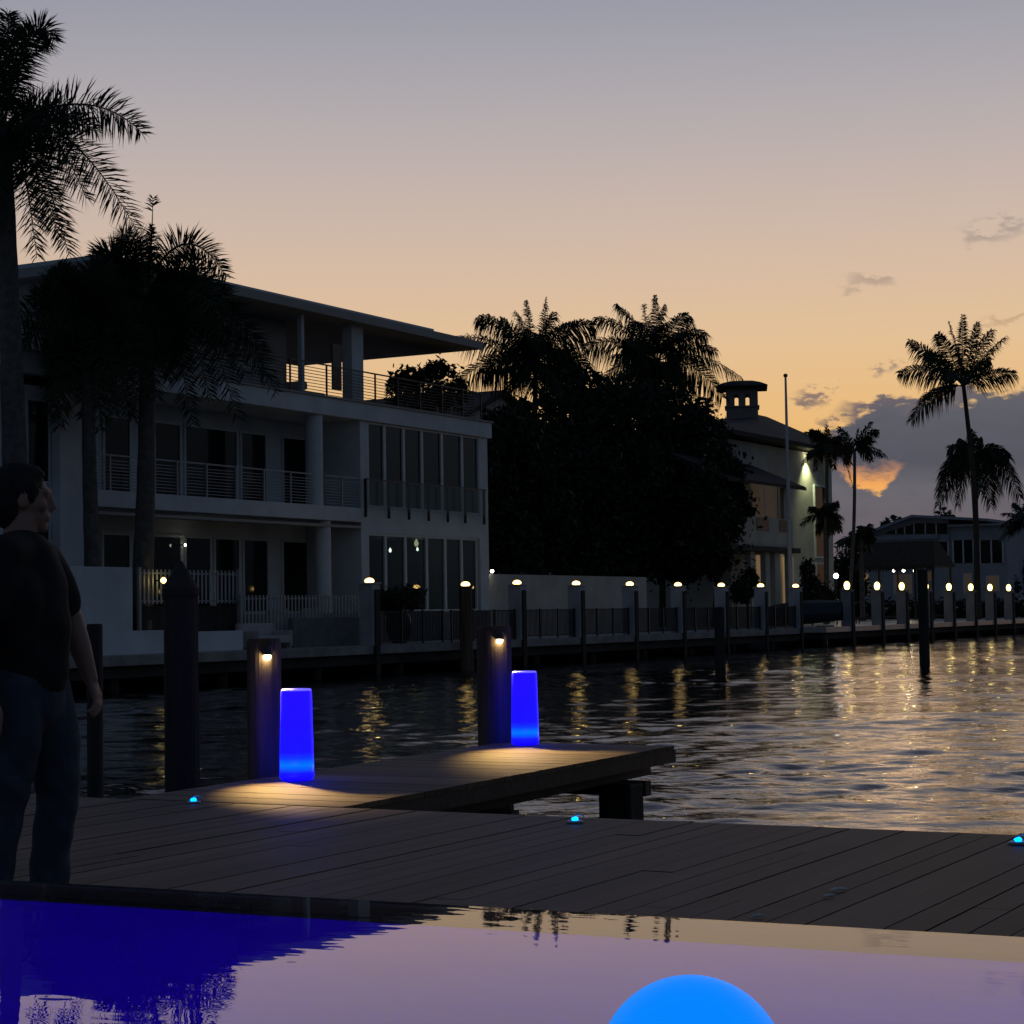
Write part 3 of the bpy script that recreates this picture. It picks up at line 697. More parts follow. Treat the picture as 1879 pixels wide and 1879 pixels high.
def leaf_cloud(blobs, count, size, rs, L):
    """leaf-size quads filling ellipsoids: blobs (centre, radii)"""
    vol = np.array([r[0] * r[1] * r[2] for _, r in blobs]) ** .75; cnt = (count * vol / vol.sum()).astype(int)
    for (c, r), m_ in zip(blobs, cnt):
        d = unit(rs.normal(0, 1, (m_, 3))); rad = (rs.uniform(.3, 1.0, (m_, 1)) ** .6 + (rs.rand(m_, 1) < .24) * rs.uniform(0, .5, (m_, 1))) * (1 + .10 * np.sin(d[:, :1] * 7 + 3 * d[:, 1:2]) + .09 * np.sin(d[:, 2:3] * 9))
        p = np.array(c) + d * rad * np.array(r)
        a = unit(rs.normal(0, 1, (m_, 3))); b = unit(np.cross(a, rs.normal(0, 1, (m_, 3)))); s = size * rs.uniform(.6, 1.4, (m_, 1))
        V = np.stack([p - a * s, p + b * s * .45, p + a * s, p - b * s * .45], 1).reshape(-1, 3)
        i = np.arange(m_)[:, None] * 4; L.put(V, f4=np.concatenate([i, i + 1, i + 2, i + 3], 1))
def leafy(kind, label, cat, group, base, blobs, count, size, seed, m='leafd', r=.2, limbs=True):
    rs = np.random.RandomState(seed); o = thing(kind, label, cat, tuple(base), group)
    mb = MB(); top = Vector(np.mean([np.array(c) for c, _ in blobs], 0)); base = Vector(base)
    mb.tube([base, base.lerp(top, .5), top], [r, r * .75, r * .4], 10)
    for c, _ in blobs[:8]: s = base.lerp(top, rs.uniform(.3, .6)); mb.tube([s, s.lerp(Vector(c), .6) - UP * .2, Vector(c)], [r * .45, r * .3, r * .1], 7)
    mb.build('trunk', 'bark', o, smooth=True)
    L = Leaves(); leaf_cloud(blobs, count, size, rs, L); L.build('crown', m, o)
    return o
# vase plant
L = Leaves(); rsv = np.random.RandomState(3)
vb = [(np.array(V0) + np.array([rsv.uniform(-.3, .3), rsv.uniform(-.8, 1.1), 1.45 + rsv.uniform(-.1, .45)]), (.5, .6, .35)) for _ in range(6)]
leaf_cloud(vb, 1600, .10, rsv, L); L.build('shrub', 'leafd', vz)

# ------------------------------------------------------------------ the big modern house
hs = thing('modern_house', 'big white modern three level house with a sharp overhanging flat roof', 'house', (XH, 60, 0))
B = XH - 10.5
def W(name, m, x0, x1, y0, y1, z0, z1, bev=0): return MB().box(x0, x1, y0, y1, z0, z1).build(name, m, hs, bevel=bev)
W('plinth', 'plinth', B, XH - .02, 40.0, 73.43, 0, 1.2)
W('wall', 'stucco', B, XH, 46.55, 47.85, 1.202, 8.595)
W('wall', 'stucco', B, XH - 2.6, 47.852, 63.5, 1.202, 8.595)
W('wall', 'stucco', XH - 2.597, XH - .03, 63.50, 64.05, 1.202, 8.595)
W('wall', 'stucco', XH - 6, XH - .03, 72.70, 73.43, 1.202, 8.595)
W('wall', 'stucco', B, XH - 6.0, 63.502, 73.43, 1.202, 8.595)
W('spandrel', 'stucco', XH - 6, XH - .03, 64.052, 72.698, 4.27, 5.26)
W('terrace_slab', 'stucco', B, XH + .10, 44.6, 73.62, 8.6, 9.25, .012)
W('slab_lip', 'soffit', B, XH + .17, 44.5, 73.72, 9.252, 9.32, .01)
W('balcony_slab', 'stucco', XH - 2.597, XH + .10, 47.86, 63.495, 4.66, 5.20, .012)
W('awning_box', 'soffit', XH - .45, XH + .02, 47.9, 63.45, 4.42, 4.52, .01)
W('wall', 'stucco', B, XH - .35, 38.0, 46.54, 1.202, 8.3)
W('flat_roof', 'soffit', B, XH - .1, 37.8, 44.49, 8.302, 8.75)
# far-left windows
def window(y0, y1, z0, z1, X, glass='glass', fr=.075, depth=.05, n=1):
    f = MB()
    f.box(X, X + depth, y0, y0 + fr, z0, z1).box(X, X + depth, y1 - fr, y1, z0, z1).box(X, X + depth, y0 + fr, y1 - fr, z0, z0 + fr).box(X, X + depth, y0 + fr, y1 - fr, z1 - fr, z1)
    p = MB().box(X + .008, X + .02, y0 + fr, y1 - fr, z0 + fr, z1 - fr).build('window', glass, hs)
    f.build('frame', 'frame', p)
    return p
for y0, y1, z0, z1 in ((45.4, 46.45, 5.3, 7.9), (45.4, 46.45, 1.4, 4.1), (42.6, 44.2, 5.3, 7.9), (42.6, 44.2, 1.4, 4.1)): window(y0, y1, z0, z1, XH - .345)
eu = [677, 708.5, 743.5, 777, 813.5, 850.5, 881]; el_ = [677, 710.5, 747, 786, 820, 850, 878]
for a, b in zip(eu, eu[1:]): window(Yat(a, XH, 860), Yat(b, XH, 860) - .004, 5.265, 8.59, XH - .14, 'clear', .085, .09)
for a, b in zip(el_, el_[1:]): window(Yat(a, XH, 1050), Yat(b, XH, 1050) - .004, 1.205, 4.262, XH - .14, 'clear', .085, .09)
XB = XH - 2.6
for a, b in ((187, 239), (280, 331), (336, 435), (439, 488), (516, 564), (603, 656)): window(Yat(a, XB, 820), Yat(b, XB, 820), 5.205, 8.05, XB + .003, 'glass', .10, .06)
for a, b in ((185, 239), (268, 333), (337, 387), (391, 440), (444, 492), (516, 587), (606, 657)): window(Yat(a, XB, 1050), Yat(b, XB, 1050), 1.205, 4.05, XB + .003, 'glass', .10, .06)
MB().lathe((XH - .32, 60.8, 5.203), [(.33, 0), (.33, 3.39)], 24).build('column', 'stucco', hs, smooth=False)
MB().lathe((XH - .32, Yat(594, XH - .3, 1050), 1.203), [(.30, 0), (.30, 3.45)], 24).build('column', 'stucco', hs)
W('column', 'stucco', XH - .95, XH - .5, Yat(646, XH - .5, 690), Yat(667, XH - .5, 690), 9.322, 12.38)
W('column', 'stucco', XH - .68, XH - .5, Yat(554, XH - .5, 690), Yat(559, XH - .5, 690), 9.322, 12.38)
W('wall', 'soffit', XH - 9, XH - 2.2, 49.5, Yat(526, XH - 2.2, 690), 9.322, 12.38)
W('sun_screen', 'darkmetal', XH - .62, XH - .56, Yat(613, XH - .5, 690), Yat(629.5, XH - .5, 690), 9.75, 11.5)
# roof plate with a thinner upper layer
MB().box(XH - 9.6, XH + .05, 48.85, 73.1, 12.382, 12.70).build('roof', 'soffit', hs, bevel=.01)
MB().box(XH - 9.6, XH - .25, 48.95, 69.5, 12.702, 12.86).build('roof_layer', 'stucco', hs, bevel=.01)
# railings
def railing(X, y0, y1, z0, z1, post_ys, ncab, m='steel', post_m=None, pz0=None, ret=None):
    mb = MB(); mb.box(X - .03, X + .03, y0, y1, z1 - .05, z1)
    for k in range(ncab):
        z = z0 + .10 + (z1 - z0 - .2) * k / ncab; mb.box(X - .012, X + .012, y0, y1, z, z + .024)
    if ret:
        mb.box(X - ret, X - .031, y1 - .06, y1, z1 - .05, z1)
        for k in range(ncab): z = z0 + .10 + (z1 - z0 - .2) * k / ncab; mb.box(X - ret, X - .013, y1 - .04, y1 - .016, z, z + .024)
    o = mb.build('railing', m, hs)
    for yy in post_ys: MB().box(X + .031, X + .085, yy - .03, yy + .03, pz0 if pz0 is not None else z0, z1 - .02).build('post', post_m or m, o)
    if ret:
        for xx in np.linspace(1.3, ret, 5): MB().box(X - xx - .03, X - xx + .03, y1 + .001, y1 + .05, z0, z1 - .02).build('post', post_m or m, o)
    return o
railing(XH - .08, 47.9, 60.42, 5.202, 6.37, [Yat(x, XH, 880) for x in (203, 285, 326, 380, 434, 485, 534)], 9)
railing(XH - .08, 61.16, 63.48, 5.202, 6.37, [Yat(x, XH, 880) for x in (628,)], 9)
railing(XH - .30, 54.5, 72.95, 9.322, 10.58, [Yat(x, XH - .3, 700) for x in (480, 530, 597, 686, 727, 768, 808, 846, 879.5)], 9, 'darkmetal', 'darkmetal', None, 7.0)
gr_ = MB().box(XH + .21, XH + .25, Yat(671, XH + .2, 900), Yat(891, XH + .2, 900), 6.30, 6.35).build('glass_railing', 'darkmetal', hs)
MB().box(XH + .222, XH + .234, Yat(673, XH + .2, 900), Yat(889, XH + .2, 900), 5.20, 6.295).build('glass_panel', 'railglass', gr_)
for x in (672.5, 715, 752, 788, 823, 855, 889.5): MB().box(XH + .10, XH + .209, Yat(x, XH + .2, 900) - .03, Yat(x, XH + .2, 900) + .03, 4.86, 6.34).build('post', 'darkmetal', gr_)
# room behind the corner windows: pendant lights seen through the glass
for x, y, X, l, r in ((764, 997, XH - 2.0, 'lit pendant lamp seen through the ground floor window', .10), (766, 1008, XH - 2.2, 'small bulb hanging under the lit pendant lamp indoors', .05), (716, 1010, XH - 2.0, 'single small bulb seen through a ground floor window', .06)):
    p = onX(x, y, X); o = thing('pendant_lamp', l, 'lamp', tuple(p))
    MB().lathe(tuple(p), [(.01, -r * 1.4), (r * .7, -r), (r, 0), (r * .5, r * 1.3), (.01, r * 1.8)], 14).build('bulb', 'bulbdim' if r > .08 else 'bulbw', o, smooth=True)
    MB().tube([p + UP * r * 1.8, Vector((p.x, p.y, 4.268))], .008, 6).build('cord', 'darkmetal', o)
p = onX(340, 1000, XB + .35); o = thing('wall_lamp', 'small bright lamp beside the left ground floor doors', 'lamp', tuple(p)); MB().lathe(tuple(p), [(.01, -.05), (.038, -.02), (.038, .025), (.01, .05)], 12).build('bulb', 'bulbw', o); MB().box(XB + .066, p.x - .03, p.y - .02, p.y + .02, p.z - .02, p.z + .02).build('bracket', 'darkmetal', o)
p = onX(300, 1065, -38.9); o = thing('fence_lamp', 'round warm lamp fixed on the upper white slat fence', 'lamp', tuple(p)); MB().lathe(tuple(p), [(.01, -.10), (.085, -.05), (.095, .02), (.05, .08), (.01, .10)], 14).build('bulb', 'globe', o, smooth=True); MB().box(-39.18, -39.0, p.y - .02, p.y + .02, p.z - .02, p.z + .02).build('bracket', 'darkmetal', o)
# terrace things
sf = thing('outdoor_sofa', 'low rounded sofa on the roof terrace left of the thick column', 'sofa', (XH - 1.3, Yat(572, XH - 1.2, 710), 9.32))
y_ = Yat(548, XH - 1.2, 710); MB().box(XH - 1.9, XH - 1.0, y_, y_ + 1.5, 9.325, 9.62).build('seat', 'cushion', sf, bevel=.06); MB().box(XH - 1.95, XH - 1.0, y_ - .02, y_ + .35, 9.625, 9.98).build('backrest', 'cushion', sf, bevel=.12)
TB = [(752, 692, 34, 20), (728, 706, 18, 24), (802, 680, 32, 20), (838, 708, 20, 20), (775, 712, 46, 28), (742, 738, 30, 20), (812, 732, 36, 24)]
def pxblobs(lst, X, depth, kr=1.0, jit=0.0):
    out = []
    for (x, y, rx, ry) in lst:
        c = onX(x, y, X); s = (c - EYEP).length / F; out.append((np.array(c) - np.array(FWD) * 0, (rx * s * kr, rx * s * kr, ry * s * kr)))
    return out
tb = thing('terrace_shrub', 'bushy shrub with drooping leaves on the roof terrace behind the railing', 'shrub', (XH - 1.6, Yat(780, XH - 1.6, 740), 9.32))
MB().lathe((XH - 1.6, Yat(780, XH - 1.6, 740), 9.325), [(.45, 0), (.6, .5), (.55, .5)], 16).build('pot', 'vase', tb)
L = Leaves(); rsv = np.random.RandomState(9); leaf_cloud(pxblobs(TB, XH - 1.6, 1, .95), 2600, .13, rsv, L)
for (x, y, dx, dy) in ((730, 690, -18, 30), (722, 700, -10, 45), (760, 678, -20, 14), (800, 672, 30, 18), (815, 672, 34, 40), (835, 700, 20, 36), (745, 690, -30, 20), (790, 675, 10, 10), (840, 705, 14, 14)):
    a = np.array(onX(x, y, XH - 1.6)); b = np.array(onX(x + dx, y + dy, XH - 1.6)); frond(L, a, (a + b) / 2 + np.array([0, 0, .45]), b, 16, .4, .06, .5, .2, .015)
L.build('leaves', 'leafd', tb)

# ------------------------------------------------------------------ palms
def P(x, y, X): return onX(x, y, X)
def depth(p): return (Vector(p) - EYEP).dot(FWD)
def palm_at(kind, label, group, X, bx, tx, ty, r0, r1, fronds, z0=0.0, **kw):
    top = P(tx, ty, X); base = P(bx, 1120, X); base.z = z0
    Z = depth(top); return palm(kind, label, group, base, top, r0, r1, fronds, Z, **kw)
GR = 'tall palms in front of the big house'
RK = dict(plume=1.3, droop=.18, rr=.05, lean=.12)
palm_at('royal_palm', 'tallest royal palm with its crown cut by the left photo edge', GR, -39.7, 40, 6, 236, .44, .22,
        [(94, -165, 0, .85), (46, -200, .8, .3), (20, -205, -.6, .15), (260, 14, 0, .34), (242, 190, .4, .52), (128, 245, -.5, .55), (52, 235, .6, .5), (170, 150, -1.2, .5), (-40, -200, .5, .1), (-150, -150, .4, .3), (-240, -20, 0, .35), (-200, 120, 0, .4), (150, -20, 1.8, .45), (150, 90, -1.8, .5), (-60, 190, 1, .5), (85, 190, 1.2, .5), (-20, 220, -.8, .5)],
        rnd_n=3, flen=3.4, seed=21, ll=1.15, w=.040, n=140, **RK)
palm_at('royal_palm', 'royal palm whose dark crown hangs before the house, left of the spear topped palm', GR, -40.0, 176, 160, 590, .27, .17,
        [(-100, -40, 0, .4), (-120, 50, 0, .45), (-75, 170, .4, .5), (-45, 200, -.6, .5), (20, 200, .3, .55), (70, 170, .5, .5), (110, 80, 0, .45), (90, -50, .5, .4), (30, -110, .4, .2), (-50, -100, -.3, .2), (120, 140, -.8, .5), (60, 180, -1, .5), (-20, 170, 1, .5), (-90, 110, 1, .5)],
        rnd_n=8, flen=2.7, seed=22, ll=1.05, w=.042, n=125, bend=(-.05, 0), **RK)
palm_at('royal_palm', 'royal palm with an upright spear leaf and dark drooping crown before the house balcony', GR, -39.8, 254, 268, 530, .36, .20,
        [(14, -168, 0, .0, .7, .90), (9, -120, .2, .02, .5, .8), (148, -22, .2, 1.0), (150, 30, .4, .75), (222, 130, 0, .42), (235, 195, .4, .50), (170, 245, -.4, .6), (80, 250, .5, .6), (110, 200, .8, .6), (-100, -60, 0, .55), (-150, 50, .3, .45), (-110, 180, -.3, .5), (-30, 240, .6, .5), (190, 170, -1.0, .5), (140, 120, 1.3, .45), (160, 80, -1.5, .4), (30, 210, -1.2, .5), (-70, 130, 1.4, .5), (-160, 10, .5, .4), (60, 140, 1.2, .5), (210, 160, .8, .45)],
        rnd_n=6, flen=3.0, seed=23, ll=1.1, w=.042, n=128, bend=(.12, 0), skirt=8, **RK)
GC = 'coconut palms behind the black trees'
CK = dict(plume=.3, ll=1.75, w=.062, droop=.85, n=92, rr=.045, lean=.22, trunkmat='bark')
palm_at('coconut_palm', 'left coconut palm of the pair rising behind the black trees', GC, -52.5, 990, 983, 668, .2, .14,
        [(-16, -118, 0, .08, .7), (22, -126, .3, .05, .6), (108, -70, 0, .36), (-104, -88, .2, .34), (-146, -52, 0, .26), (-148, 34, 0, .36), (60, -30, 1.2, .3), (50, 50, .6, .4), (-52, 44, .5, .4), (-62, -80, -.8, .25), (34, -92, -.6, .15), (-34, -100, .8, .12), (96, 10, .3, .4), (-100, 10, 1.2, .35), (70, -80, .8, .3), (0, 60, -1.2, .4)],
        rnd_n=8, flen=3.3, seed=31, z0=0, bend=(-.15, 0), **CK)
palm_at('coconut_palm', 'right coconut palm of the pair, leaning over towards the tile roofed house', GC, -51.5, 1215, 1206, 664, .2, .14,
        [(-1, -124, 0, .03, .5), (-22, -108, .3, .08, .7), (16, -104, -.3, .06, .7), (-72, -108, 0, .25), (-112, -84, .2, .3), (-138, -28, 0, .36), (58, -88, .2, .36), (92, -48, 0, .45), (110, -22, .6, .3), (154, 30, 0, .30), (120, 66, .4, .38), (-102, 34, .2, .4), (-62, -30, 1, .35), (44, -50, -1, .3), (-40, -80, 1.1, .2), (60, 60, -.6, .4), (-50, 60, .9, .4)],
        rnd_n=8, flen=3.5, seed=32, bend=(.1, 0), **CK)
palm_at('coconut_palm', 'tallest coconut palm standing alone at the right against the sunset', 'coconut palms at the right', -42.0, 1792, 1768, 708, .26, .15,
        [(3, -132, 0, .02, .6), (-22, -120, .3, .05, .7), (28, -116, -.3, .06, .7), (80, -90, .2, .12), (95, -22, 0, .26), (-97, -86, .2, .14), (-118, -26, 0, .25), (-98, 62, 0, .30), (-62, -66, 1, .15), (50, -100, -.8, .1), (-40, -100, .8, .1), (60, -50, 1.5, .2), (-74, 20, 1.2, .3)],
        rnd_n=1, flen=4.2, seed=33, bend=(.35, 0), plume=.35, ll=1.7, w=.085, droop=.6, n=84, rr=.06, lean=.30, trunkmat='bark')
palm_at('coconut_palm', 'lower coconut palm with drooping crown behind the tallest palm trunk', 'coconut palms at the right', -43.5, 1796, 1789, 834, .2, .14,
        [(-70, 92, 0, .55), (-62, 36, .3, .45), (-32, 92, .4, .6), (28, 94, .2, .6), (78, 46, 0, .55), (84, 80, .5, .6), (-7, -46, 0, .05), (14, -30, .3, .2), (66, 8, .5, .45), (-46, -14, .3, .35), (-66, 66, .8, .5), (50, 70, .9, .55), (4, 70, -1, .6), (-24, -30, .3, .2)],
        rnd_n=1, flen=3.2, seed=34, plume=.3, ll=1.6, w=.085, droop=.85, n=72, rr=.055, lean=.35, trunkmat='bark')
GS = 'slender palms beside the tile roofed house'
SK = dict(plume=.3, ll=.75, w=.09, droop=.45, n=30, rr=.05)
palm_at('slender_palm', 'slender pale trunked palm standing right of the lit house wall', GS, -42.5, 1553, 1568, 826, .13, .10,
        [(-28, -42, 0, .2), (44, -34, 0, .3), (60, 12, .2, .4), (32, 18, .5, .5), (-16, 22, .3, .5), (10, -40, .3, .1), (30, -50, -.3, .1), (-34, 0, .4, .35)], rnd_n=3, flen=1.8, seed=41, bend=(.18, 0), **SK)
palm_at('slender_palm', 'slender palm in front of the lit house wall below its roof corner', GS, -44.5, 1518, 1517, 818, .12, .10,
        [(-30, -28, 0, .25), (0, -38, 0, .1), (28, -14, .2, .3), (-21, 44, .3, .6), (44, 34, .2, .55), (-34, 22, .4, .45), (46, 82, -.3, .75), (14, 40, .5, .6), (30, 10, .6, .4)], rnd_n=6, flen=1.9, seed=42, **SK)
palm_at('slender_palm', 'short palm below the narrow window of the tile roofed house', GS, -44.0, 1514, 1514, 948, .11, .09,
        [(-44, 14, 0, .4), (-28, -16, 0, .25), (27, 0, .2, .4), (28, 26, .3, .55), (-12, 30, .3, .5), (1, -24, 0, .1), (12, 32, .5, .5)], rnd_n=6, flen=1.5, seed=43, **SK)
palm_at('coconut_palm', 'dark palm crown cut by the right photo edge, above the globe lamps', 'coconut palms at the right', -40.9, 1886, 1884, 955, .2, .15,
        [(-52, 12, 0, .3), (-44, -14, .2, .2), (-32, 32, .4, .45), (-22, -32, .2, .1), (40, -20, 0, .3), (50, 20, 0, .4), (0, -44, .3, .05), (-46, 34, .6, .5), (10, 40, .5, .5)], rnd_n=8, flen=2.2, seed=44, plume=.3, ll=.9, w=.1, droop=.6, n=40, rr=.06)
GB = 'small palms far behind the white villa'
palm_at('distant_palm', 'tiny palm top showing over the sloped left roof of the far villa', GB, -62, 1640, 1640, 968, .2, .15, [(-22, -8, 0, .3), (20, -10, 0, .3), (0, -22, 0, .1), (-14, 10, 0, .4), (16, 8, 0, .4), (-12, -18, 0, .2), (12, -18, 0, .2)], rnd_n=4, flen=1.8, seed=51, plume=.3, ll=1, w=.14, droop=.5, n=22)
palm_at('distant_palm', 'tiny palm top showing over the right end of the far villa roof', GB, -58, 1733, 1733, 952, .2, .15, [(-20, -4, 0, .3), (18, -6, 0, .3), (0, -20, 0, .1), (-14, 10, 0, .4), (14, 8, 0, .4), (10, -15, 0, .2)], rnd_n=3, flen=1.6, seed=52, plume=.3, ll=1, w=.14, droop=.5, n=22)
palm_at('distant_palm', 'small dark palm left of the far villa, behind the slender pale trunk', GB, -50, 1583, 1580, 990, .2, .15, [(-26, 4, 0, .35), (24, 0, 0, .35), (0, -24, 0, .1), (-18, -14, 0, .3), (18, -16, 0, .3), (-20, 26, 0, .5), (20, 24, 0, .5)], rnd_n=6, flen=2.0, seed=53, plume=.3, ll=1, w=.14, droop=.55, n=26)

# ------------------------------------------------------------------ dense trees right of the big house
GT = 'black broadleaf trees right of the big house'
def tree_px(label, X, bx, lst, count, size, seed, group=GT, kind='broadleaf_tree', cat='tree', r=.22, m='leafd', depth_k=1.0):
    bl = []
    for (x, y, rx, ry) in lst:
        c = onX(x, y, X); s = (c - EYEP).length / F; bl.append((np.array(c), (rx * s * depth_k, rx * s * depth_k, ry * s)))
    b = P(bx, 1120, X); b.z = -.02
    return leafy(kind, label, cat, group, b, bl, count, size, seed, m, r)
tree_px('leftmost black tree, touching the right corner of the big house', -49.5, 930, [(928, 800, 44, 52), (908, 890, 36, 100), (962, 845, 54, 70), (930, 985, 56, 85), (985, 950, 60, 100), (898, 800, 18, 44), (958, 748, 22, 16)], 15000, .21, 61)
tree_px('black tree below the left coconut palm', -50.5, 1040, [(1036, 770, 52, 56), (1015, 850, 70, 80), (1060, 890, 80, 120), (1020, 990, 80, 80), (1046, 716, 38, 38), (1075, 1010, 60, 60), (1002, 738, 18, 16), (1066, 692, 15, 14)], 16000, .21, 62)
tree_px('tall rounded black tree in the middle, between the two coconut palms', -50, 1135, [(1118, 732, 52, 36), (1150, 780, 80, 76), (1120, 850, 90, 90), (1150, 950, 100, 105), (1090, 760, 44, 50), (1130, 1020, 80, 50), (1090, 694, 18, 12), (1182, 708, 24, 18), (1150, 690, 14, 9)], 17000, .21, 63)
tree_px('black tree below the right coconut palm', -49, 1245, [(1238, 772, 62, 48), (1285, 792, 42, 44), (1250, 865, 84, 90), (1235, 975, 100, 90), (1300, 860, 46, 60), (1200, 760, 40, 44), (1235, 1040, 70, 30), (1224, 722, 18, 13), (1290, 744, 18, 15), (1324, 800, 14, 22)], 16000, .21, 64)
tree_px('dark ragged tree standing in front of the balcony of the tile roofed house', -45, 1310, [(1325, 880, 40, 60), (1348, 925, 30, 36), (1318, 965, 44, 50), (1300, 1020, 44, 40), (1372, 940, 12, 16), (1290, 930, 40, 70), (1350, 866, 14, 18)], 9000, .20, 65)
tree_px('dark tree left of the far villa behind the slender palms', -56, 1560, [(1552, 1040, 26, 26), (1580, 1020, 20, 30), (1560, 1075, 34, 30)], 2600, .22, 66, 'dark trees by the far villa')
tree_px('dark tree at the right edge behind the globe lamps', -46, 1890, [(1885, 1020, 34, 40), (1868, 1060, 28, 36), (1850, 1075, 20, 22)], 3000, .25, 67, 'dark trees by the far villa')
tree_px('dark bush at the foot of the lit house wall, right of the flagpole', -42.5, 1490, [(1482, 1050, 14, 22), (1490, 1085, 24, 24), (1515, 1095, 18, 18)], 2200, .14, 68, 'dark bushes by the tile roofed house', 'bush', 'bush', .06)
tree_px('dark bush left of the flagpole in front of the lit doors', -42.5, 1372, [(1376, 1062, 16, 18), (1362, 1085, 22, 22)], 1600, .13, 69, 'dark bushes by the tile roofed house', 'bush', 'bush', .06)
# neighbour gable peeping out left of the trees
ng = thing('gabled_house', 'dark gabled roof of a house peeping out between the big house and the black trees', 'house', (-66, Yat(930, -66), 0))
g0, g1, g2 = Yat(800, -64), Yat(933, -64), Yat(1060, -64); ge, gp = zp(800, 790, -64), zp(933, 716, -64)
MB().prism([(g0, ge), (g1, gp), (g2, ge), (g2, ge - .35), (g1, gp - .35), (g0, ge - .35)], 'X', -76, -64).build('roof', 'rooftile', ng)
MB().prism([(g0 + .4, 0), (g2 - .4, 0), (g2 - .4, ge - .2), (g1, gp - .40), (g0 + .4, ge - .2)], 'X', -75.5, -64.5).build('wall', 'stucco_warm', ng)

# ------------------------------------------------------------------ tile roofed house with the belfry
XM = -47.5
mh = thing('tile_roofed_house', 'cream house with dark tile roof, little belfry and floodlit side wall', 'house', (XM, Yat(1440, XM), 0))
def mbox(name, m, X0, X1, xa, xb, ya, yb, Xr=None, bev=0, par=None):
    Xr = X1 if Xr is None else Xr; xm = (xa + xb) / 2
    return MB().box(X0, X1, Yat(xa, Xr, (ya + yb) / 2), Yat(xb, Xr, (ya + yb) / 2), max(0, zp(xm, yb, Xr)) if yb < 1118 else 0, zp(xm, ya, Xr)).build(name, m, par or mh, bevel=bev)
mbox('wall', 'stucco_warm', XM - 11, XM, 1340, 1528, 822, 1130)
mbox('corner_pilaster', 'stucco_warm', XM + .003, XM + .22, 1519.5, 1528.5, 824, 1130)
ze = zp(1490, 821, XM); ya_, yb_ = Yat(1326, XM), Yat(1534, XM); zr = zp(1391, 761, XM - 5.5); r0_, r1_ = Yat(1392, XM - 5.5), Yat(1412, XM - 5.5)
rv = [(XM + .9, ya_, ze), (XM + .9, yb_, ze), (XM - 12, yb_, ze), (XM - 12, ya_, ze), (XM - 5.5, r0_, zr), (XM - 5.5, r1_, zr)]
rv += [(a, b, ze - .28) for (a, b, c) in rv[:4]]
MB().add(rv, [(0, 1, 5, 4), (1, 2, 5), (2, 3, 4, 5), (3, 0, 4), (6, 7, 1, 0), (7, 8, 2, 1), (8, 9, 3, 2), (9, 6, 0, 3), (9, 8, 7, 6)]).build('roof', 'rooftile', mh)
# belfry
bcx = P(1362, 760, XM - 5.0); kk = depth(bcx) / F; bfw = Vector((bcx.x, bcx.y, 0)).normalized(); brt = Vector((bfw.y, -bfw.x, 0))   # the little tower stands turned to the viewpoint, so its openings show sky
def cbox(mb, cx, cd, hw, hd, z0, z1):
    c = Vector((bcx.x, bcx.y, 0)) + brt * cx + bfw * cd
    v = [tuple(c + brt * (a * hw) + bfw * (b * hd) + UP * z) for z in (z0, z1) for a, b in ((-1, -1), (1, -1), (1, 1), (-1, 1))]
    mb.add(v, [(3, 2, 1, 0), (4, 5, 6, 7), (0, 1, 5, 4), (1, 2, 6, 5), (2, 3, 7, 6), (3, 0, 4, 7)])
zb = lambda y: bcx.z + (760 - y) * kk
hw = 29 * kk
bf = MB(); cbox(bf, 0, 0, hw, hw, zb(800), zb(750)); bf.build('belfry_base', 'belfry', mh)
bf = MB(); cbox(bf, 0, 0, hw * 1.09, hw * 1.09, zb(750) + .003, zb(747)); bf.build('belfry_ledge', 'belfry', mh)
bf = MB()
for sgn in (-1, 1):
    for x0, x1 in ((-29, -13.5), (-6.5, 6.5), (13.5, 29)): cbox(bf, (x0 + x1) / 2 * kk, sgn * (hw - .14), (x1 - x0) / 2 * kk, .14, zb(747) + .003, zb(719))
    cbox(bf, sgn * (hw - .12), 0, .12, hw - .282, zb(747) + .003, zb(719))
    for x in (-10, 10):   # arch heads over the openings
        pts = [(x + 3.5 * math.cos(t), 3.5 * math.sin(t)) for t in np.linspace(0, math.pi, 9)]
        for (a, b), (c, d) in zip(pts, pts[1:]): cbox(bf, (a + c) / 2 * kk, sgn * (hw - .14), abs(a - c) / 2 * kk, .13, zb(729 - max(b, d) + 1.0), zb(719))
bf.build('belfry_piers', 'belfry', mh)
bv = []
for wd_, y in ((46, 714), (47, 711.5), (34, 705), (20, 700.5), (6, 698.5)):
    for a, b in ((-1, -1), (1, -1), (1, 1), (-1, 1)): bv.append(tuple(Vector((bcx.x, bcx.y, zb(y))) + brt * (a * wd_ * kk) + bfw * (b * wd_ * kk)))
bfm = MB(); bfm.add(bv, [(i * 4 + k, i * 4 + (k + 1) % 4, i * 4 + 4 + (k + 1) % 4, i * 4 + 4 + k) for i in range(4) for k in range(4)] + [(3, 2, 1, 0), (16, 17, 18, 19)]); bfm.build('belfry_roof', 'rooftile', mh)
bf = MB(); cbox(bf, 0, 0, hw * .98, hw * .98, zb(719) + .003, zb(714) - .003); bf.build('belfry_beam', 'belfry', mh)
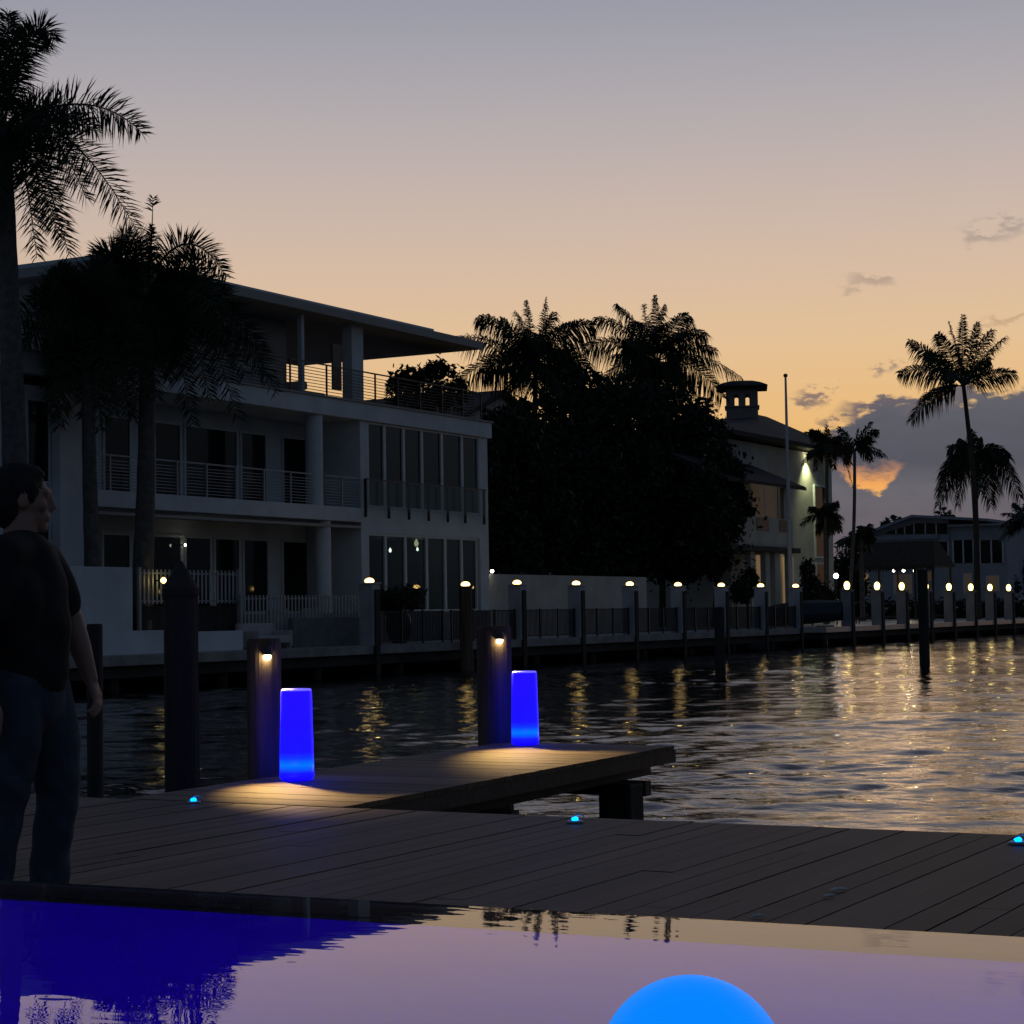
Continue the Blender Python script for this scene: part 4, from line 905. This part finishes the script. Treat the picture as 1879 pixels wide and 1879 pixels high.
# balcony wing projecting to the canal
XW = XM + 3.0
wy0, wy1 = Yat(1322, XW), Yat(1456, XW)
zf, zpar = zp(1400, 1003, XW), zp(1400, 949, XW); zev = zp(1440, 893, XW + .7)
MB().box(XM + .003, XW, wy0, wy1, zf, zf + .3).build('balcony_floor', 'stucco_warm', mh)
MB().box(XW - .2, XW, wy0 + .01, wy1 - .01, zf + .303, zpar).build('parapet', 'stucco_warm', mh)
MB().box(XM + .003, XW - .203, wy1 - .2, wy1 - .01, zf + .303, zpar).build('parapet', 'stucco_warm', mh)
MB().box(XM + .003, XW + .35, wy0 - .3, wy1 + .35, zf - .32, zf - .003).build('dark_beam', 'pile_dark', mh)
MB().prism([(XM + .003, zev + 1.75), (XW + .75, zev + .12), (XW + .75, zev - .08), (XM + .003, zev + 1.5)], 'Y', wy0 - .4, wy1 + .55).build('porch_roof', 'rooftile', mh)
for xa, xb in ((1352, 1374), (1446, 1455)): MB().box(XW - .45, XW - .203, Yat(xa, XW), Yat(xb, XW), zf + .305, zev + .1).build('column', 'stucco_warm', mh)
for xa, xb in ((1380, 1387), (1407, 1415), (1424, 1434), (1451, 1456)): MB().box(XW - .45, XW - .1, Yat(xa, XW), Yat(xb, XW), 0, zf - .325).build('column', 'stucco_warm', mh)
for xa, xb in ((1389, 1411), (1431, 1445)): MB().box(XW + .003, XW + .03, Yat(xa, XW), Yat(xb, XW), zp(1400, 974, XW), zp(1400, 951, XW)).build('balcony_grille', 'darkmetal', mh)
for xa, xb, mm in ((1379, 1403, 'curtain_dim'), (1406, 1424, 'curtain_dim'), (1428, 1444, 'glass')):
    p_ = MB().box(XM + .02, XM + .05, Yat(xa, XM), Yat(xb, XM), zf + .4, zp(1410, 888, XM)).build('window', mm, mh)
    MB().box(XM + .05, XM + .10, Yat(xb, XM) + .003, Yat(xb, XM) + .12, zf + .4, zp(1410, 888, XM)).build('frame', 'frame', p_)
for xa, xb, mm in ((1386, 1408, 'curtain'), (1415, 1425, 'curtain'), (1434, 1452, 'curtain')):
    p_ = MB().box(XM + .02, XM + .05, Yat(xa, XM), Yat(xb, XM), .1, zp(1410, 1020, XM)).build('window', mm, mh)
    MB().box(XM + .05, XM + .10, Yat(xb, XM) + .003, Yat(xb, XM) + .14, .1, zp(1410, 1020, XM)).build('frame', 'frame', p_)
for ya, yb in ((894, 1021), (1036, 1090)):
    xa, xb = 1495, 1518
    p_ = mbox('window', 'glass', XM + .01, XM + .04, xa, xb, ya, yb)
    y0, y1 = Yat(xa, XM), Yat(xb, XM); z0, z1 = zp(1506, yb, XM), zp(1506, ya, XM)
    MB().box(XM + .003, XM + .14, y0 - .14, y0 - .002, z0 - .14, z1 + .14).box(XM + .003, XM + .14, y1 + .002, y1 + .14, z0 - .14, z1 + .14).box(XM + .003, XM + .14, y0, y1, z1 + .002, z1 + .14).box(XM + .003, XM + .18, y0, y1, z0 - .14, z0 - .002).build('frame', 'frame', p_)
fp = P(1486, 834, XM + .35)
fl_ = MB().lathe(tuple(fp), [(.02, -.22), (.14, -.16), (.16, -.05), (.08, .06), (.02, .09)], 16).build('flood_lamp', 'flood', mh, smooth=True)
MB().box(XM + .003, fp.x - .05, fp.y - .03, fp.y + .03, fp.z + .03, fp.z + .08).build('bracket', 'darkmetal', fl_)
l_ = lamp_light('flood_light', 'SPOT', fp + Vector((.18, 0, -.3)), 420, (.92, 1, .52), fl_, spot_size=R(105), spot_blend=.8, shadow_soft_size=.06)
l_.rotation_euler = Vector((-.20, .10, -1)).to_track_quat('-Z', 'Y').to_euler()
# porch lamp glow behind the columns
lamp_light('porch_light', 'POINT', (XM + 1.2, Yat(1430, XM), zf - .7), 9, (1, .68, .32), mh, shadow_soft_size=.1)

# flagpole on the far dock
FB = onX(1451, 1112, -38.9); FB.z = .04; FT = onX(1443, 690, -38.9)
fpz = thing('flagpole', 'bare white flagpole with a ball top standing on the far dock', 'flagpole', tuple(FB))
MB().tube([FB, Vector((FB.x, FB.y, FB.z + (FT.z - FB.z) * .5)), Vector((FB.x, FB.y, FT.z - .1))], [.125, .105, .06], 14).build('pole', 'white', fpz)
MB().lathe((FB.x, FB.y, FB.z), [(.24, 0), (.24, .08), (.15, .2), (.13, .22)], 18).build('pole_base', 'steel', fpz)
MB().lathe((FB.x, FB.y, FT.z), [(.03, -.10), (.10, -.06), (.125, .02), (.09, .10), (.0, .13)], 16, cap=False).build('ball_finial', 'darkmetal', fpz, smooth=True)

# covered boat on a lift in the slip between the docks
by0 = Yat(1482, -38.6); boat = thing('covered_boat', 'dark covered boat on a lift between the two far docks', 'boat', (-39, by0 + 1.5, 0))
st = []; nb = 9
for i, t in enumerate(np.linspace(0, 1, nb)):
    yy = -41.6 + 4.4 * t; wv = 1.05 * (1 - max(0, t - .55) ** 2 * 4.2); hz = .62 + .22 * t; ctr = by0 + 1.5
    st.append([(yy, ctr, .12 + .28 * t * t), (yy, ctr - wv * .8, .30 + .2 * t * t), (yy, ctr - wv, hz), (yy, ctr - wv * .6, hz + .42 + .12 * math.sin(t * 3)), (yy, ctr, hz + .62 + .2 * math.sin(t * 3.1)), (yy, ctr + wv * .6, hz + .42 + .12 * math.sin(t * 3)), (yy, ctr + wv, hz), (yy, ctr + wv * .8, .30 + .2 * t * t)])
def loft(st, idx, closed):
    mb = MB(); v = [p for s in st for p in [s[i] for i in idx]]; m = len(idx)
    f = [(a * m + k, a * m + (k + 1) % m, (a + 1) * m + (k + 1) % m, (a + 1) * m + k) for a in range(len(st) - 1) for k in range(m if closed else m - 1)]
    mb.add(v, f); return mb
h_ = loft(st, [2, 1, 0, 7, 6], False); h_.add([st[0][i] for i in (2, 1, 0, 7, 6)], [(0, 1, 2, 3, 4)]); h_.build('hull', 'boat', boat, smooth=True)
c_ = loft(st, [2, 3, 4, 5, 6], False); c_.add([st[0][i] for i in (2, 3, 4, 5, 6)], [(0, 1, 2, 3, 4)]); c_.build('cover', 'boat', boat, smooth=True)
for xx in (-41.0, -38.2): MB().box(xx - .1, xx + .1, by0 + .3, by0 + 2.7, -.1, .1).build('lift_beam', 'darkmetal', boat)
for xx in (-41.0, -38.2): MB().box(xx - .09, xx + .09, by0 + 1.4, by0 + 1.6, -4.8, -.102).build('lift_post', 'darkmetal', boat)

# ------------------------------------------------------------------ far villa, hut and its patio
YV = 172.0
vl = thing('modern_villa', 'low white far villa with a sloping roof and strip windows', 'house', (Xat(1700, YV), YV, 0))
def vz_(x, y, Y=YV): return onY(x, y, Y).z
def vx(x, Y=YV): return Xat(x, Y, 1030)
def vbox(name, m, Y0, Y1, xa, xb, ya, yb, par=None, Yr=None):
    Yr = Yr or Y0; xm = (xa + xb) / 2
    return MB().box(vx(xa, Yr), vx(xb, Yr), Y0, Y1, max(.0, vz_(xm, yb, Yr)) if yb < 1112 else 0, vz_(xm, ya, Yr)).build(name, m, par or vl)
MB().prism([(vx(1579), 0), (vx(1742), 0), (vx(1742), vz_(1742, 952)), (vx(1681), vz_(1681, 950)), (vx(1579), vz_(1579, 987))], 'Y', YV, YV + 11).build('wall', 'villa', vl)
MB().prism([(vx(1573), vz_(1573, 985)), (vx(1681), vz_(1681, 945)), (vx(1820), vz_(1820, 952)), (vx(1820), vz_(1820, 957)), (vx(1681), vz_(1681, 950) + .02), (vx(1573), vz_(1573, 990))], 'Y', YV - 1.0, YV + 12).build('roof', 'villa', vl)
vbox('wall', 'villa', YV + .2, YV + 10, 1742.2, 1848, 965, 1125)
vbox('flat_roof', 'villa', YV - .5, YV + 10.4, 1740, 1851, 961, 964.8)
vbox('white_band', 'villa', YV - .25, YV - .003, 1581, 1722, 982, 990)
def vwin(xa, xb, ya, yb, m='glass', Y=YV, n=1):
    w_ = vbox('window', m, Y - .04, Y - .003, xa, xb, ya, yb)
    x0, x1 = vx(xa, Y), vx(xb, Y); z0, z1 = vz_((xa + xb) / 2, yb, Y), vz_((xa + xb) / 2, ya, Y); mb = MB()
    for k in range(n + 1): xx = x0 + (x1 - x0) * k / n; mb.box(xx - .06, xx + .06, Y - .09, Y - .042, z0, z1)
    mb.build('frame', 'frame', w_)
MB().prism([(vx(1624), vz_(1624, 980)), (vx(1740), vz_(1740, 980)), (vx(1740), vz_(1740, 960)), (vx(1684), vz_(1684, 960)), (vx(1632), vz_(1632, 975))], 'Y', YV - .04, YV - .003).build('clerestory_window', 'glass', vl)
for xx in (1646, 1662, 1679, 1700, 1720): MB().box(vx(xx) - .05, vx(xx) + .05, YV - .09, YV - .042, vz_(xx, 980), vz_(xx, max(961, 976 - (xx - 1632) * .31))).build('mullion', 'frame', vl)
vwin(1724, 1741, 994, 1020); vwin(1750, 1787, 991, 1033, Y=YV + .2, n=2); vwin(1799, 1841, 991, 1033, Y=YV + .2, n=2)
vwin(1582, 1594, 1052, 1092, 'curtain'); vwin(1694, 1712, 1049, 1066, 'curtain_dim'); vwin(1640, 1672, 1054, 1090, 'curtain_dim', n=2); vwin(1768, 1782, 1052, 1090, 'curtain_dim', Y=YV + .2); vwin(1810, 1832, 1056, 1085, 'curtain_dim', Y=YV + .2)
# thatched hut
YT = 152.0
ht = thing('thatched_hut', 'dark thatched roof hut on the patio in front of the far villa', 'hut', (Xat(1650, YT), YT, .05))
hx0, hx1, hx2, hx3 = vx(1575, YT), vx(1592, YT), vx(1707, YT), vx(1724, YT); hz0, hz1 = onY(1650, 1041, YT).z, onY(1650, 993, YT).z
yv = [YT - 1.2, YT + 4.6]; tv = [(hx0, yv[0], hz0), (hx3, yv[0], hz0), (hx3, yv[1], hz0), (hx0, yv[1], hz0), (hx1, YT + 1.0, hz1), (hx2, YT + 1.0, hz1), (hx2, YT + 2.4, hz1), (hx1, YT + 2.4, hz1)]
MB().add(tv, [(0, 1, 5, 4), (1, 2, 6, 5), (2, 3, 7, 6), (3, 0, 4, 7), (4, 5, 6, 7), (3, 2, 1, 0)]).build('thatch_roof', 'thatch', ht)
fr_ = Leaves(); n_ = 420; rsv = np.random.RandomState(4)
fx = rsv.uniform(hx0, hx3, n_); a_ = np.stack([fx, np.full(n_, YT - 1.2) + rsv.uniform(-.05, .1, n_), np.full(n_, hz0 + .12)], 1); b_ = a_ + np.stack([rsv.uniform(-.06, .06, n_), rsv.uniform(-.15, 0, n_), rsv.uniform(-.6, -.25, n_)], 1)
Vv = np.stack([a_ - [.05, 0, 0], a_ + [.05, 0, 0], b_], 1).reshape(-1, 3); fr_.put(Vv, f3=(np.arange(n_)[:, None] * 3 + np.arange(3)))
fr_.build('thatch_fringe', 'thatch', ht)
for x in (1584, 1618, 1683, 1716):
    for yy in (YT - .7, YT + 4.0): MB().tube([(vx(x, YT), yy, .05), (vx(x, YT), yy, hz0 + .2)], .10, 8).build('post', 'bark', ht)
for x in (1640, 1658, 1678):
    p = onY(x, 1047, YT - .4); bb = thing('hanging_bulb', {1640: 'leftmost of three bulbs hanging under the thatched hut eave', 1658: 'middle of three bulbs hanging under the thatched hut eave', 1678: 'rightmost of three bulbs hanging under the thatched hut eave'}[x], 'lamp', tuple(p), 'bulbs under the thatched hut')
    MB().lathe(tuple(p), [(.01, -.13), (.12, -.05), (.13, .03), (.06, .12), (.02, .15)], 12).build('bulb', 'bulbw', bb, smooth=True)
    MB().tube([p + UP * .15, Vector((p.x, p.y, hz0 + .25))], .015, 6).build('cord', 'darkmetal', bb)
lamp_light('hut_light', 'POINT', (vx(1655, YT), YT + 1.5, hz0 - .5), 40, (1, .80, .42), ht, shadow_soft_size=.15)
gp_ = P(1534, 1057, -42.2); gl = thing('garden_lamp', 'cool white garden lamp on a post right of the lit house wall', 'lamp', (gp_.x, gp_.y, .0))
MB().tube([(gp_.x, gp_.y, 0), (gp_.x, gp_.y, gp_.z - .16)], .05, 8).build('pole', 'darkmetal', gl); MB().lathe(tuple(gp_), [(.04, -.16), (.15, -.08), (.17, .04), (.09, .16), (.0, .18)], 14, cap=False).build('lamp_glass', emat('cool_lamp', (.75, .95, 1), 6), gl, smooth=True)
def lounger(px, Y, label):
    x0 = Xat(px, Y, 1120); o = thing('sun_lounger', label, 'sun lounger', (x0, Y, .05), 'dark loungers on the far patio')
    MB().box(x0 - .95, x0 + .45, Y - .35, Y + .35, .36, .48).build('seat', 'mesh', o, bevel=.03)
    MB().prism([(x0 + .455, .38), (x0 + 1.1, .98), (x0 + 1.02, 1.06), (x0 + .455, .48)], 'Y', Y - .35, Y + .35).build('backrest', 'mesh', o)
    for a in (-.85, .35):
        for b in (-.28, .28): MB().box(x0 + a - .03, x0 + a + .03, Y + b - .03, Y + b + .03, .052, .358).build('leg', 'darkmetal', o)
lounger(1597, 122, 'dark sun lounger on the pale patio left of the second globe pillar'); lounger(1640, 128, 'dark sun lounger on the patio between the second and third globe pillars'); lounger(1728, 137, 'dark sun lounger on the patio right of the lone piling')
hg = thing('hedge', 'long low dark hedge along the back of the pale patio', 'hedge', (-52, 165, 0))
L = Leaves(); rsv = np.random.RandomState(8); leaf_cloud([((Xat(x, 163.5, 1100), 163.5 + rsv.uniform(-.4, .4), .75), (1.3, .8, .85)) for x in range(1545, 1900, 22)], 5200, .20, rsv, L); L.build('foliage', 'leafd', hg)
lt = np.array([(a, b) for a, b in [(1500, 240), (1560, 250), (1620, 255), (1680, 260), (1740, 258), (1800, 262), (1860, 250), (1920, 255), (1990, 250)]])
ft = MB(); L = Leaves(); leaf_cloud([((Xat(a, b, 1090), b, 2.2 + 1.2 * math.sin(a)), (9, 5, 4.2)) for a, b in lt], 6000, .5, np.random.RandomState(2), L); o = L.build('far_woods', 'leafd', None); o['kind'] = 'stuff'; tag(o, 'low dark line of far trees behind the villa', 'woods')

# ------------------------------------------------------------------ person walking on the dock at the left
PF = onZ(50, 1705, 0); PF.z = 0; PS = .941
fa = (RIGHT * .93 + FWD * .37).normalized(); fs_ = Vector((-fa.y, fa.x, 0))      # forward, towards the person's left (away from us)
def bp(a, d, z): return PF + (RIGHT * a + FWD * d + UP * z) * PS
def caps(mb, chain, n=14):
    """tapered capsules along a chain of (point, radius)"""
    for (p, r), (q, s) in zip(chain, chain[1:]):
        p, q = Vector(p), Vector(q); ax = (q - p); L_ = max(ax.length, 1e-4); ax /= L_
        ref = Vector((0, 0, 1)) if abs(ax.z) < .9 else Vector((1, 0, 0)); u_ = ax.cross(ref).normalized(); w_ = ax.cross(u_)
        prof = [(float(-r * math.cos(t)), float(r * math.sin(t))) for t in np.linspace(.15, math.pi / 2, 5)] + [(float(L_ + s * math.sin(t)), float(s * math.cos(t))) for t in np.linspace(0, math.pi / 2 - .15, 5)]
        vs = [p + ax * h + u_ * (rr_ * math.cos(2 * math.pi * k / n)) + w_ * (rr_ * math.sin(2 * math.pi * k / n)) for h, rr_ in prof for k in range(n)]
        m_ = len(prof); f_ = [(i * n + k, i * n + (k + 1) % n, (i + 1) * n + (k + 1) % n, (i + 1) * n + k) for i in range(m_ - 1) for k in range(n)]
        f_ += [tuple(range(n))[::-1], tuple((m_ - 1) * n + k for k in range(n))]
        mb.add(vs, f_)
def ellip(mb, c, rx, ry, rz, ax=None, n=20):
    ax = ax or (fa, fs_, UP); vs = []; f_ = []; m_ = 12
    for i in range(m_ + 1):
        t = math.pi * i / m_
        for k in range(n):
            g = 2 * math.pi * k / n; vs.append(Vector(c) + ax[0] * (rx * max(.02, math.sin(t)) * math.cos(g)) + ax[1] * (ry * max(.02, math.sin(t)) * math.sin(g)) + ax[2] * (-rz * math.cos(t)))
    f_ = [(i * n + k, i * n + (k + 1) % n, (i + 1) * n + (k + 1) % n, (i + 1) * n + k) for i in range(m_) for k in range(n)] + [tuple(range(n))[::-1], tuple(m_ * n + k for k in range(n))]
    mb.add(vs, f_)
def fuse(mb, name, m, parent, voxel, smooth_it=4):
    o = mb.build(name, m); rm = o.modifiers.new('r', 'REMESH'); rm.mode = 'VOXEL'; rm.voxel_size = voxel; rm.use_smooth_shade = True
    sm = o.modifiers.new('s', 'SMOOTH'); sm.iterations = smooth_it; sm.factor = .5
    dg = bpy.context.evaluated_depsgraph_get(); me = bpy.data.meshes.new_from_object(o.evaluated_get(dg)); old = o.data
    o.modifiers.clear(); o.data = me; me.name = name; bpy.data.meshes.remove(old)
    if parent is not None: attach(o, parent)
    return o
person = thing('person', 'person in black t-shirt and dark jeans walking past the pool at the left edge', 'person', tuple(PF))
S = PS
shL, shR = (.015, .19, 1.405), (-.035, -.19, 1.405)
elL, wrL, hdL = (.118, .25, 1.165), (.192, .24, .935), (.218, .235, .868)
elR, wrR, hdR = (-.085, -.27, 1.14), (-.068, -.27, .875), (-.054, -.265, .80)
hipF, knF, anF = (.03, .09, .90), (.095, .11, .50), (.045, .11, .09)
hipB, knB, anB = (-.03, -.09, .90), (-.055, -.10, .49), (-.11, -.11, .09)
body = MB()
caps(body, [(bp(.0, 0, .92), .138 * S), (bp(.015, 0, 1.10), .135 * S), (bp(.0, 0, 1.30), .138 * S), (bp(-.015, 0, 1.40), .11 * S)])
caps(body, [(bp(-.015, 0, 1.42), .075 * S), (bp(-.020, .0, 1.50), .062 * S), (bp(-.012, .0, 1.56), .060 * S)])
for sh, el, wr in ((shL, elL, wrL), (shR, elR, wrR)):
    caps(body, [(bp(sh[0] * .3 - .01, sh[1] * .35, 1.42), .07 * S), (bp(*sh), .068 * S), (bp(*el), .047 * S), (bp(*[(a * .55 + b * .45) for a, b in zip(el, wr)]), .044 * S), (bp(*wr), .030 * S)])
for hp, kn, an in ((hipF, knF, anF), (hipB, knB, anB)):
    caps(body, [(bp(*hp), .095 * S), (bp(*kn), .058 * S), (bp(kn[0] * .7 + an[0] * .3 - .015, kn[1], kn[2] * .7 + an[2] * .3), .060 * S), (bp(*an), .038 * S), (bp(an[0] + .11, an[1] + .04, .045), .035 * S)])
# head, turned to the far right
hc = bp(-.018, .01, 1.638)
ellip(body, hc, .102 * S, .078 * S, .118 * S); ellip(body, hc + fa * .025 - UP * .050, .074 * S, .062 * S, .085 * S)
caps(body, [(hc + fa * .070 - UP * .105, .026 * S), (hc + fa * .060 - UP * .088, .034 * S)])                       # chin
caps(body, [(hc + fa * .096 + UP * .012, .010), (hc + fa * .112 - UP * .030, .013), (hc + fa * .098 - UP * .038, .014)])  # nose
for sgn in (-1, 1):
    caps(body, [(hc + fa * .093 + fs_ * (.014 * sgn) + UP * .024, .012), (hc + fa * .076 + fs_ * (.046 * sgn) + UP * .022, .011)])  # brow
    ellip(body, hc + fa * .081 + fs_ * (.030 * sgn) + UP * .004, .013, .014, .010)
    ellip(body, hc + fa * .060 + fs_ * (.050 * sgn) - UP * .028, .024, .018, .022)
    ellip(body, hc - fa * .006 + fs_ * (.077 * sgn) - UP * .010, .022, .010, .034)
for dz_, dx_ in ((-.064, .094), (-.075, .092)): caps(body, [(hc + fa * (dx_ - .008) - fs_ * .020 + UP * dz_, .008), (hc + fa * dx_ + UP * dz_, .010), (hc + fa * (dx_ - .008) + fs_ * .020 + UP * dz_, .008)])
def hand(mb, wr, hd, spread, thumb_dir):
    w_, h_ = bp(*wr), bp(*hd); ax = (h_ - w_).normalized(); side = Vector(spread).normalized(); side = (side - ax * side.dot(ax)).normalized(); pn = ax.cross(side)
    for k in (-1.2, -.4, .4, 1.2): caps(mb, [(w_ + side * (.008 * k), .017), (h_ + side * (.017 * k), .013)])
    cv_ = Vector(thumb_dir)
    for k, ln in zip((-1.45, -.5, .45, 1.4), (.060, .074, .080, .072)):
        b0 = h_ + side * (.0155 * k); j1 = b0 + ax * ln * .45 + cv_ * .006; j2 = j1 + ax * ln * .34 + cv_ * .018; j3 = j2 + ax * ln * .22 + cv_ * .022
        caps(mb, [(b0, .0095), (j1, .0090), (j2, .0082), (j3, .0070)], 10)
    b0 = w_ + (h_ - w_) * .35 + side * .024; caps(mb, [(b0, .014), (b0 + side * .016 + ax * .026 + cv_ * .012, .011), (b0 + side * .018 + ax * .056 + cv_ * .022, .009)], 10)
hand(body, wrL, hdL, fa * .55 + fs_ * .8, -fa * 1.0 - fs_ * .3); hand(body, wrR, hdR, fa * .7 - fs_ * .7, fs_ * .7 - fa * .5)
fuse(body, 'body', 'skin', person, .0058, 3)
sh_ = MB()
caps(sh_, [(bp(.0, 0, .945), .154 * S), (bp(.010, 0, 1.0), .153 * S), (bp(.016, 0, 1.10), .150 * S), (bp(.004, 0, 1.28), .154 * S), (bp(-.012, 0, 1.39), .135 * S), (bp(-.018, 0, 1.44), .085 * S)], 22)
for sh, el in ((shL, elL), (shR, elR)):
    mid = tuple(a * .30 + b * .70 for a, b in zip(sh, el))
    caps(sh_, [(bp(sh[0] * .3 - .01, sh[1] * .35, 1.415), .088 * S), (bp(*sh), .085 * S), (bp(*mid), .074 * S)], 18)
    caps(sh_, [(bp(sh[0] * .6, sh[1] * .6, 1.28), .118 * S), (bp(sh[0] * .3, sh[1] * .45, 1.08), .112 * S), (bp(0, sh[1] * .30, .95), .112 * S)], 18)
shirt = fuse(sh_, 'shirt', 'shirt', person, .010, 6)
nzm = np.random.RandomState(12)
for vtx in shirt.data.vertices:      # soft folds
    c = vtx.co; k = math.sin(c.z * 34 + 3 * math.sin(c.x * 9 + c.y * 7)) * .0035 + math.sin((c.x - c.y) * 26 + c.z * 11) * .003
    vtx.co += Vector(vtx.normal) * k
jn = MB()
caps(jn, [(bp(.0, 0, .86), .146 * S), (bp(0, 0, .95), .143 * S)], 20)
for hp, kn, an, fl2 in ((hipF, knF, anF, .030), (hipB, knB, anB, .012)):
    caps(jn, [(bp(*hp), .118 * S), (bp(hp[0] * .5 + kn[0] * .5 + .015, hp[1] * .5 + kn[1] * .5, .70), .104 * S), (bp(*kn), .080 * S), (bp(kn[0] * .5 + an[0] * .5 - .005, an[1], .29), .074 * S), (bp(an[0] + fl2 * .4, an[1], .14), .078 * S), (bp(an[0] + fl2, an[1], .065), .074 * S)], 18)
jeans = fuse(jn, 'jeans', 'jeans', person, .009, 4)
for vtx in jeans.data.vertices:
    c = vtx.co; low_ = max(0, 1 - abs(c.z - .15) / .3) + max(0, 1 - abs(c.z - .5) / .2)
    vtx.co += Vector(vtx.normal) * (math.sin(c.z * 48 + 34 * (c.x * .6 + c.y) + 2 * math.sin(c.x * 31)) * .0032 * low_ + math.sin((c.x + c.y) * 30) * .002)
for an, nm_ in ((anF, 'shoe'), (anB, 'shoe')):
    so = MB(); caps(so, [(bp(an[0] - .05, an[1] - .01, .045), .045 * S), (bp(an[0] + .03, an[1] + .01, .052), .050 * S), (bp(an[0] + .14, an[1] + .05, .042), .042 * S), (bp(an[0] + .175, an[1] + .06, .036), .036 * S)], 14)
    caps(so, [(bp(an[0] - .02, an[1], .06), .05 * S), (bp(an[0] - .01, an[1], .10), .048 * S)], 14)
    fuse(so, 'shoe', 'shoe', person, .008, 3)
hr = MB()
ellip(hr, hc - fa * .016 + UP * .026, .104 * S, .090 * S, .112 * S); ellip(hr, hc - fa * .052 - UP * .020, .070 * S, .084 * S, .095 * S); ellip(hr, hc + fa * .018 + UP * .082, .066 * S, .066 * S, .042 * S)
for sgn in (-1, 1): caps(hr, [(hc + fa * .025 + fs_ * (.068 * sgn) + UP * .04, .022), (hc + fa * .022 + fs_ * (.071 * sgn) - UP * .005, .014)])
hair = fuse(hr, 'hair', 'hair', person, .007, 2)
for vtx in hair.data.vertices: vtx.co += Vector(vtx.normal) * nzm.uniform(-.002, .004)

# a few pale fallen leaves on the boards
for k, (x, y, lb) in enumerate(((1538, 1634, 'larger pale fallen leaf lying on the dock boards at the right'), (1520, 1646, 'smaller pale fallen leaf on the dock boards, left of the larger one'), (1390, 1683, 'pale fallen leaf on the dock boards close to the pool edge'))):
    c = onZ(x, y, .004); mb = MB(); r = .035 if k == 0 else .024
    mb.add([c + RIGHT * (r * a) + FWD * (r * b) + UP * h for a, b, h in ((-1.2, 0, .001), (-.4, .5, .009), (.5, .45, .012), (1.3, .1, .004), (.5, -.4, .008), (-.4, -.5, .006), (0, 0, .002))], [(6, 0, 1), (6, 1, 2), (6, 2, 3), (6, 3, 4), (6, 4, 5), (6, 5, 0)])
    tag(mb.build('fallen_leaf', 'pale_leaf'), lb, 'leaf', 'fallen leaves on the dock')
